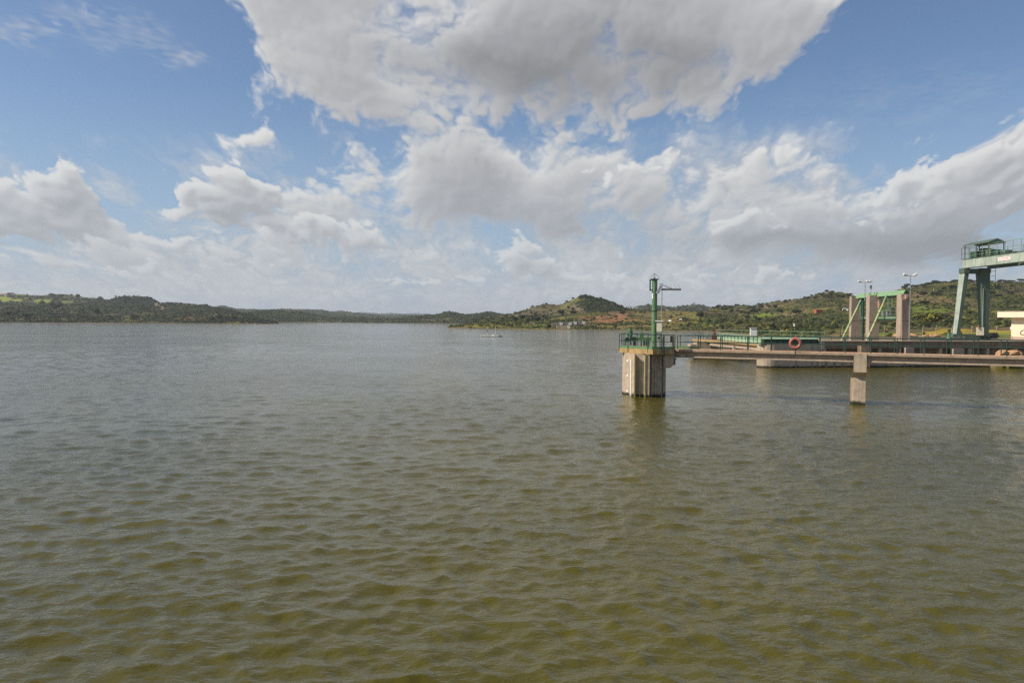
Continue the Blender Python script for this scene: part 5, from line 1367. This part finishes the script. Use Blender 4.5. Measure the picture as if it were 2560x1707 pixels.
# roof over the hoist trolley, hoist gear
a = Vector((82.0, 141.6, 19.95))
MB().extrude([a, a + Vector((1.5, 0, .62)), a + Vector((3.0, 0, 0)), a + Vector((3.0, 0, -.1)), a + Vector((1.5, 0, .5)), a + Vector((0, 0, -.1))], (0, -7.9, 0)).build('roof', M['crane_dark'], crane)
MB().extrude([(82.0, 133.72, 19.9), (83.5, 133.72, 20.5), (85.0, 133.72, 19.9)], (0, -.06, 0)).build('gable', M['crane_dark'], crane)
for (x, y) in ((82.2, 141), (82.2, 137.5), (82.2, 134), (84.8, 141), (84.8, 134)): MB().box((x, y, 18.7), (.12, .12, 2.4)).build('roof_post', M['crane_dark'], crane)
for (cy0, cyl, zc, hz, xw, mt) in ((139.7, 1.6, 18.25, 1.2, 2.2, 'green_dark'), (137.6, 1.2, 18.4, 1.5, 1.6, 'black'), (135.6, 1.8, 18.2, 1.1, 2.0, 'crane_dark'), (133.6, 1.5, 18.05, .9, 1.8, 'green_dark'), (131.8, 1.2, 18.0, .8, 1.6, 'crane_dark'), (130.4, 1.2, 17.8, .4, 1.5, 'green_dark')):
    MB().box((83.9, cy0, zc), (xw, cyl, hz), bevel=.12).build('hoist_gear', M[mt], crane)
MB().tube((82.9, 136.6, 18.2), (85.0, 136.6, 18.2), .55, n=18).build('hoist_drum', M['black'], crane)
# ladder hanging by the right leg
lx0 = xx(2473.5, 140.6) + .25; mb = MB().tube((lx0 + .45, 140.3, 12.6), (lx0 + .45, 140.3, ZB), .04, n=5)
ld = mb.build('ladder', M['dark_steel'], crane); mb = MB()
for i in range(4): mb.tube((lx0 - .3, 140.3, 12.75 + i * .86), (lx0 + .5, 140.3, 12.75 + i * .86), .035, n=5)
mb.build('rung', M['dark_steel'], ld)
# red and white load board on the girder
dn = W(2496, 650, 100).x / 100; yb0 = X1 / (W(2496, 650, 100).x / 100); yb1 = X1 / (W(2527, 645, 100).x / 100)
bd = MB().box((X1 - .04, (yb0 + yb1) / 2, 16.72), (.03, yb0 - yb1, .62)).build('sign_board', M['white'], crane)
mb = MB(); rg = random.Random(2)
for row in (16.86, 16.6):
    y = yb0 - .25
    while y > yb1 + .35:
        w = rg.uniform(.10, .2)
        mb.box((X1 - .058, y - w / 2, row), (.008, w * .75, .13)); y -= w + (.22 if rg.random() < .2 else .03)
mb.build('sign_print', M['paint_red'], bd)

# ------------------------------------------------------------------ building at the right edge
f_ = Vector((.5, -.866, 0)); bk = Vector((.866, .5, 0)); c0 = Vector((W(2527.5, 840, 124).x, 124, 3.05))
house = empty('control_building', c0, 'cream flat roofed control building with brown lettering at the right edge', 'building')
def bq(s, d, z): return c0 + f_ * s + bk * d + ZA * z
MB().box(bq(4, 2.6, 2.28), (8, 5.2, 3.1), (f_, bk, ZA)).build('wall', M['wall'], house)
MB().box(bq(4, 2.6, .36), (8.04, 5.24, .78), (f_, bk, ZA)).build('plinth', M['plinth'], house)
MB().box(bq(3.6, 2.2, 4.28), (10.4, 6.6, .92), (f_, bk, ZA)).build('roof', M['wall'], house)
MB().box(bq(3.6, 2.2, 4.77), (10.5, 6.7, .05), (f_, bk, ZA)).build('roof_edge', M['cream'], house)
MB().box(bq(-.16, .5, 2.1), (.26, .5, .5), (f_, bk, ZA)).build('meter_box', M['white'], house)
def text_mesh(name, txt, size, mat, parent, origin, ex, ez, depth=.03, shear=0.25):
    cu = bpy.data.curves.new(name, 'FONT'); cu.body = txt; cu.size = size; cu.extrude = depth; cu.shear = shear; cu.resolution_u = 3
    o = bpy.data.objects.new(name, cu); COL.objects.link(o); bpy.context.view_layer.update()
    dg = bpy.context.evaluated_depsgraph_get(); me = bpy.data.meshes.new_from_object(o.evaluated_get(dg)); bpy.data.objects.remove(o); bpy.data.curves.remove(cu)
    ey = ex.cross(ez)
    for v in me.vertices: v.co = origin + ex * v.co.x + ez * v.co.y - ey * v.co.z * -1
    me.materials.clear(); me.materials.append(mat)
    return link_mesh(name, me, None, parent)
text_mesh('lettering', 'C', 1.25, M['letter'], house, bq(1.18, -.02, 1.02), f_, ZA)
text_mesh('lettering', 'A', 1.15, M['letter'], house, bq(2.08, -.02, .98), f_, ZA)
hp = bq(-.1, -1.2, 0); hr = empty('handrail', hp, 'small bent steel handrail beside the corner of the cream building', 'handrail')
MB().path([hp + f_ * .9, hp + f_ * .9 + ZA * .78, hp + f_ * .75 + ZA * .9, hp + f_ * -.4 + ZA * .9], .03, 6).build('rail', M['dark_steel'], hr)
q = W(2372, 848, 131); q.z = 3.05; vs_ = empty('valve_stand', q, 'green cast valve stand left of the crane leg', 'valve')
MB().tube(q, q + ZA * .45, .36, n=12).tube(q + ZA * .45, q + ZA * .95, .24, n=12).tube(q + ZA * .95, q + ZA * 1.15, .26, n=12).build('pedestal', M['green'], vs_)
MB().tube(q + ZA * 1.15, q + ZA * 1.75, .15, n=10).box(q + Vector((.05, 0, 1.62)), (.42, .3, .34)).build('actuator', M['green_dark'], vs_)
# rails, kerb and low details on the crest
gr0, gr1 = WZ(2282, 846, 3.1), WZ(2385, 846, 3.1)
cr = empty('floor_grating', (gr0 + gr1) / 2, 'low dark metal grating on the crest left of the crane', 'grating')
MB().box((gr0 + gr1) / 2 + ZA * .1, ((gr1 - gr0).length, 1.2, .4)).build('panel', M['dark_steel'], cr)

# ------------------------------------------------------------------ rocks, bank, fences
def rock(name, c, r, sq, seed, mat, label=None, group=None):
    import bmesh
    bm = bmesh.new(); bmesh.ops.create_icosphere(bm, subdivisions=3, radius=1)
    rg = np.random.default_rng(seed); o3 = rg.random(3) * 20
    for v in bm.verts:
        d = .62 + .8 * float(vnoise(np.array([v.co.x * 1.7 + o3[0] + v.co.z * 1.1]), np.array([v.co.y * 1.7 + o3[1] - v.co.z * .7]), seed)[0])
        v.co = Vector((v.co.x * sq[0], v.co.y * sq[1], v.co.z * sq[2])) * d * r
    me = bpy.data.meshes.new(name); bm.to_mesh(me); bm.free(); me.materials.append(mat)
    o = bpy.data.objects.new(name, me); COL.objects.link(o); o.location = c; o.rotation_euler = (0, 0, rg.random() * 6)
    return tag(o, label, 'rock', group)
nb = 60; um = np.linspace(2440, 3100, nb); rows = []
for k, (dz, dd) in enumerate(((-1.5, -.5), (.05, 0.3), (.55, .8), (.95, 1.6), (1.25, 3.2), (1.3, 6))):
    rows.append([(lambda q: (q.x, q.y + dd, dz * min(1, max(0.15, (u - 2440) / 130)) if dz > 0 else dz))(WZ(u, 921 - 5 * max(0, 1 - (u - 2470) / 60), 0)) for u in um])
A = np.array(rows); A[..., 2] += (fbm(A[..., 0] * 1.1, A[..., 1] * 1.1, 4, 3) - .5) * .5 * (A[..., 2] > 0)
i, j = np.meshgrid(np.arange(5), np.arange(nb - 1), indexing='ij'); q4 = np.stack([i * nb + j, i * nb + j + 1, (i + 1) * nb + j + 1, (i + 1) * nb + j], -1).reshape(-1, 4)
tone = np.where(fbm(A[..., 0] * .8, A[..., 1] * .8, 8, 3)[..., None] > .52, OLV * .8, np.array((.2, .14, .09))).reshape(-1, 3)
tag(big_mesh('bank', A.reshape(-1, 3), q4, M['land'], True, tone), 'low earth bank at the water edge under the right end of the footbridge', 'bank', kind='structure')
for k, (px, py, r, sq) in enumerate(((2512, 885, .6, (1.6, 1, .8)), (2534, 885, .62, (1.6, 1, .8)), (2500, 888, .35, (1, 1, .8)), (2550, 890, .5, (1.3, 1, .7)))):
    q = W(px, py, 101.2); rock('boulder', (q.x, 101.4, q.z), r, sq, 30 + k, M['rock'], ('large orange boulder against the right part of the spillway wall', 'orange boulder right of the large one by the spillway wall', 'small pale stone at the foot of the orange boulders', 'orange stone cut by the right frame edge')[k])
rg = random.Random(8)
for k in range(9):
    px = rg.uniform(2268, 2362); q = W(px, 842, 150); g_ = ground_at(pP, px, 842)
    rock('stone', (q.x, 152.5 + rg.uniform(0, 5), 3.25), rg.uniform(.45, .9), (1.5, 1, .6), 50 + k, M['rock'], 'pale stone in the rubble row behind the crest', 'rubble row behind the crest')
for k, (px, w) in enumerate(((2518, 16), (2530, 20), (2545, 22), (2560, 24), (2585, 26))):
    q = WZ(px, 920, 0); o = link_mesh('waterside_bush', TREES['lime' if k % 2 else 'olive'][k % 2]); r = w / 2 / FPX * q.y
    o.location = (q.x, q.y + .6, -.05); o.scale = (r, r, r * .8); tag(o, 'low green bush at the waterline under the right end of the footbridge', 'bush', 'bushes at the waterline')
def fence(name, posts, D, z0, h, mat, wires, wmat, label, r=.06, lean=0.0):
    a = W(posts[0], 830, D); o = empty(name, (a.x, D, z0), label, 'fence'); pts = []
    for px in posts:
        q = W(px, 830, D); t = Vector((q.x + lean * h, D, z0 + h)); pts.append((Vector((q.x, D, z0)), t))
        MB().tube((q.x, D, z0 - .3), t, r, n=6).tube(t, t + Vector((.18, 0, .22)), r * .9, n=6).build('post', mat, o)
    mb = MB()
    for f in wires:
        for (p, t), (p2, t2) in zip(pts[:-1], pts[1:]): mb.tube(p.lerp(t, f), p2.lerp(t2, f), .018, n=4)
    mb.build('wire', wmat, o)
fence('post_and_wire_fence', (2105, 2210, 2306, 2339, 2379, 2429, 2490, 2570, 2640), 168, 3.05, 2.0, M['column'], (.2, .45, .7, .95), M['steel'], 'concrete post and wire fence in front of the yellow flowers', .085, .06)
fence('mesh_fence', (2030, 2048, 2074, 2101, 2128), 146, 3.2, 3.4, M['green_dark'], [i / 14 for i in range(15)], M['green_rail'], 'tall green wire mesh fence left of the hoist frame', .05)

# ------------------------------------------------------------------ far buildings and posts
def cottage(P, px, py, w, h, dep, mat, roofmat, label, group=None, rot=.0, name='house', cat='house', windows=2):
    g = ground_at(P, px, py); c = Vector((g[0], g[1], g[2]))
    sc = g[1] / FPX; w *= sc; h *= sc; dep *= sc
    R = Matrix.Rotation(rot, 3, 'Z'); ax = (R @ XA, R @ YA, ZA)
    o = empty(name, c, label, cat, group)
    MB().box(c + ZA * (h * .5 - .3), (w, dep, h + .6), ax).build('wall', mat, o)
    if roofmat:
        p = [c + ax[0] * (-w * .55) + ax[1] * (-dep * .58) + ZA * h, c + ax[0] * (-w * .55) + ZA * (h + dep * .3), c + ax[0] * (-w * .55) + ax[1] * dep * .58 + ZA * h]
        MB().extrude(p, ax[0] * w * 1.1).build('roof', roofmat, o)
    else: MB().box(c + ZA * (h + .12), (w * 1.03, dep * 1.03, .24), ax).build('roof', mat, o)
    for k in range(windows):
        MB().box(c + ax[0] * w * ((k + .5) / windows - .5) * .8 - ax[1] * (dep * .5 + .02) + ZA * h * .55, (w * .12, .1, h * .3), ax).build('window', M['window'], o)
    return o
cottage(pL2, 4, 741, 9, 4, 9, M['house'], M['roof_tile'], 'pale farmhouse on the left skyline, cut by the frame edge', rot=.3)
cottage(pL2, 14, 741.5, 9, 4.5, 10, M['house'], M['roof_tile'], 'pinkish farmhouse with tiled roof on the left skyline', rot=-.2)
cottage(pL2, 30, 741.5, 7, 3, 8, M['house_grey'], M['house_grey'], 'low grey barn under the round tree on the left skyline', rot=.9)
cottage(pP, 2045, 782, 17, 7, 10, M['house_red'], None, 'small red house among trees on the right slope', rot=.2)
cottage(pP, 2112, 776, 10, 3, 9, M['house'], M['house_grey'], 'long white house left of the hoist frame', rot=.5)
cottage(pP, 2120, 777, 7, 3, 7, M['house'], None, 'small white house touching the hoist frame outline', rot=.1)
cottage(pP, 1668.5, 779, 5, 3.5, 4, M['house'], None, 'small white hut on top of the terrace right of the tower', windows=1)
cottage(pR3, 1586, 771, 7, 2.5, 6, M['house'], M['house_grey'], 'white house on the far ridge left of the tower', 'white houses on the far ridge')
cottage(pR3, 1594, 772, 6, 2, 5, M['house'], M['house_grey'], 'second white house on the far ridge close to the tower', 'white houses on the far ridge')
# white stepped ruin on the shore below the red cut
gR = ground_at(pP, 1420, 812); DR = gR[1] - 4
ruin = empty('ruin', (gR[0], DR, gR[2]), 'row of roofless white gabled ruins near the far right shore', 'ruin')
def rb(x0, x1, y0, y1, dd, dep, mat, nm): pbox(x0, x1, y0, y1, DR + dd, dep).build(nm, mat, ruin)
for (x0, x1, y0, y1) in ((1400.5, 1407, 806, 812.5), (1422.5, 1429, 805.5, 811.5), (1436, 1442, 803.5, 810), (1457.5, 1463, 803, 809)):
    rb(x0, x1, y0, y1 + 1.5, 0, 5, M['house'], 'gable_wall')
for (x0, x1, y0, y1) in ((1380, 1400, 807.5, 811), (1407.5, 1422, 805.5, 811), (1429.5, 1435.5, 804, 810), (1442.5, 1457, 804, 808.5)):
    rb(x0, x1, y0, y1 + 2, 1.0, 4, M['house_grey'], 'long_wall')
rw = empty('retaining_wall', WZ(1410, 823.6, 0), 'beige sloping retaining wall at the waterline below the white ruins', 'retaining wall')
qa = shoreD(1410, 823.8); pts = [W(1391, 823.8, qa), W(1423, 824.2, qa), W(1425, 819, qa), W(1420, 813.5, qa), W(1394, 813.5, qa), W(1392, 813.5, qa)]
MB().extrude([Vector((p.x, qa - 1, p.z - .3)) for p in pts], (0, 5, 0)).build('wall', surf('beige masonry', (.42, .33, .23), .9, .2, .5), rw)
MB().extrude([Vector((W(x, y, qa).x, qa - 1.6, W(x, y, qa).z - .2)) for x, y in ((1419, 824.4), (1426, 824.6), (1427, 820), (1423, 813.2), (1420, 813.2))], (0, 5, 0)).build('buttress', M['house'], rw)
for k, (px, py) in enumerate(((1692.5, 787), (1701, 801), (1705, 802.5), (1676, 804.5))):
    g = ground_at(pP, px, py); rock('white_stone', (g[0], g[1], g[2] + .3), (.5, .9, .7, 1.0)[k], (1.3, 1, .8), 70 + k, M['house'], ('small white stone high on the grassy terrace', 'white boulder at the end of the dark terrace line', 'second white boulder at the end of the dark terrace line', 'white block low on the terrace right of the tower')[k])
def post(P, px, y0, y1, r, mat, name, label, cat='post', cross=False):
    g = ground_at(P, px, y1); D = g[1]; b_ = Vector((g[0], D, g[2] - .2)); t = W(px, y0, D)
    o = empty(name, b_, label, cat); MB().tube(b_, Vector((b_.x, D, t.z)), r, n=8).build('shaft', mat, o)
    if cross: MB().box((b_.x, D, t.z - .4), (1.6, .15, .15)).build('crossarm', mat, o)
    else: MB().tube((b_.x, D, t.z), (b_.x, D, t.z + .15), r * 1.15, n=8).build('cap', mat, o)
post(pP, 1986, 809.5, 823, .36, M['house'], 'pillar', 'thick white pillar above the railing left of the mesh fence', 'pillar')
post(pP, 2333.5, 720.5, 737, .3, M['column'], 'concrete_post', 'pale concrete post on the brown upper slope')
post(pP, 2084.5, 765, 776, .22, M['column'], 'utility_pole', 'utility pole beside the white houses on the right slope', 'utility pole', True)

# ------------------------------------------------------------------ measuring raft
DQ = WZ(1230, 841.3, 0).y
raft = empty('raft', (W(1230, 841, DQ).x, DQ, 0), 'long low white pontoon raft with two masts out on the open water', 'raft')
for k, (x0, x1, mt) in enumerate(((1201.5, 1208, 'white'), (1208.3, 1215.8, 'white'), (1216.2, 1223.8, 'cream'), (1224.2, 1231, 'white'), (1231.4, 1239.5, 'white'), (1240, 1248, 'cream'), (1248.3, 1255.8, 'dark_steel'))):
    a, b_ = W(x0, 840, DQ), W(x1, 840, DQ)
    fl = MB().box(((a.x + b_.x) / 2, DQ, .16), (b_.x - a.x, 1.6, .5), bevel=.08).build('float', M[mt], raft)
    MB().box(((a.x + b_.x) / 2, DQ - .81, .02), ((b_.x - a.x) * .9, .03, .2)).build('fender', M['dark_steel'], fl)
for (px, yt, r) in ((1218.4, 816, .07), (1238.6, 817, .07), (1255, 827.5, .04)):
    q = W(px, yt, DQ); MB().tube((q.x, DQ, .3), (q.x, DQ, q.z), r, n=8).build('mast', M['white'], raft)
q = W(1218.4, 827, DQ); MB().box((q.x, DQ - .1, q.z), (.16, .12, 1.3)).build('instrument', M['dark_steel'], raft)
q = W(1254.2, 828.5, DQ); MB().box((q.x, DQ, q.z), (.3, .05, .4)).build('flag', M['dark_steel'], raft)
q = W(1233.3, 838, DQ); MB().tube((q.x, DQ, .35), (q.x, DQ, .9), .22, n=10).build('drum', M['white'], raft)
q = W(1236.5, 838, DQ); MB().box((q.x + .1, DQ, .6), (.5, .5, .4)).build('instrument_case', M['steel'], raft)
q = W(1247.8, 836, DQ); MB().box((q.x, DQ, .75), (.3, .3, .3)).tube((q.x, DQ, .3), (q.x, DQ, .7), .04, n=6).build('lamp', M['steel'], raft)
MB().path([Vector((W(1240, 840, DQ).x, DQ - .7, 1.2)), Vector((W(1255.5, 840, DQ).x, DQ - .7, 1.2))], .025, 5).build('handrail', M['steel'], raft)

# ------------------------------------------------------------------ air
def make_haze():
    m = bpy.data.materials.new('air'); m.use_nodes = True; t = m.node_tree; t.nodes.clear()
    o = t.nodes.new('ShaderNodeOutputMaterial'); v = t.nodes.new('ShaderNodeVolumePrincipled')
    v.inputs['Color'].default_value = (.86, .92, 1, 1); v.inputs['Density'].default_value = .00011; v.inputs['Anisotropy'].default_value = .2
    t.links.new(v.outputs[0], o.inputs['Volume'])
    hb = MB().box((0, 0, 58), (18600, 18600, 124)).build('haze', m)
    tag(hb, 'thin summer haze over the reservoir', 'haze', kind='stuff')
make_haze()
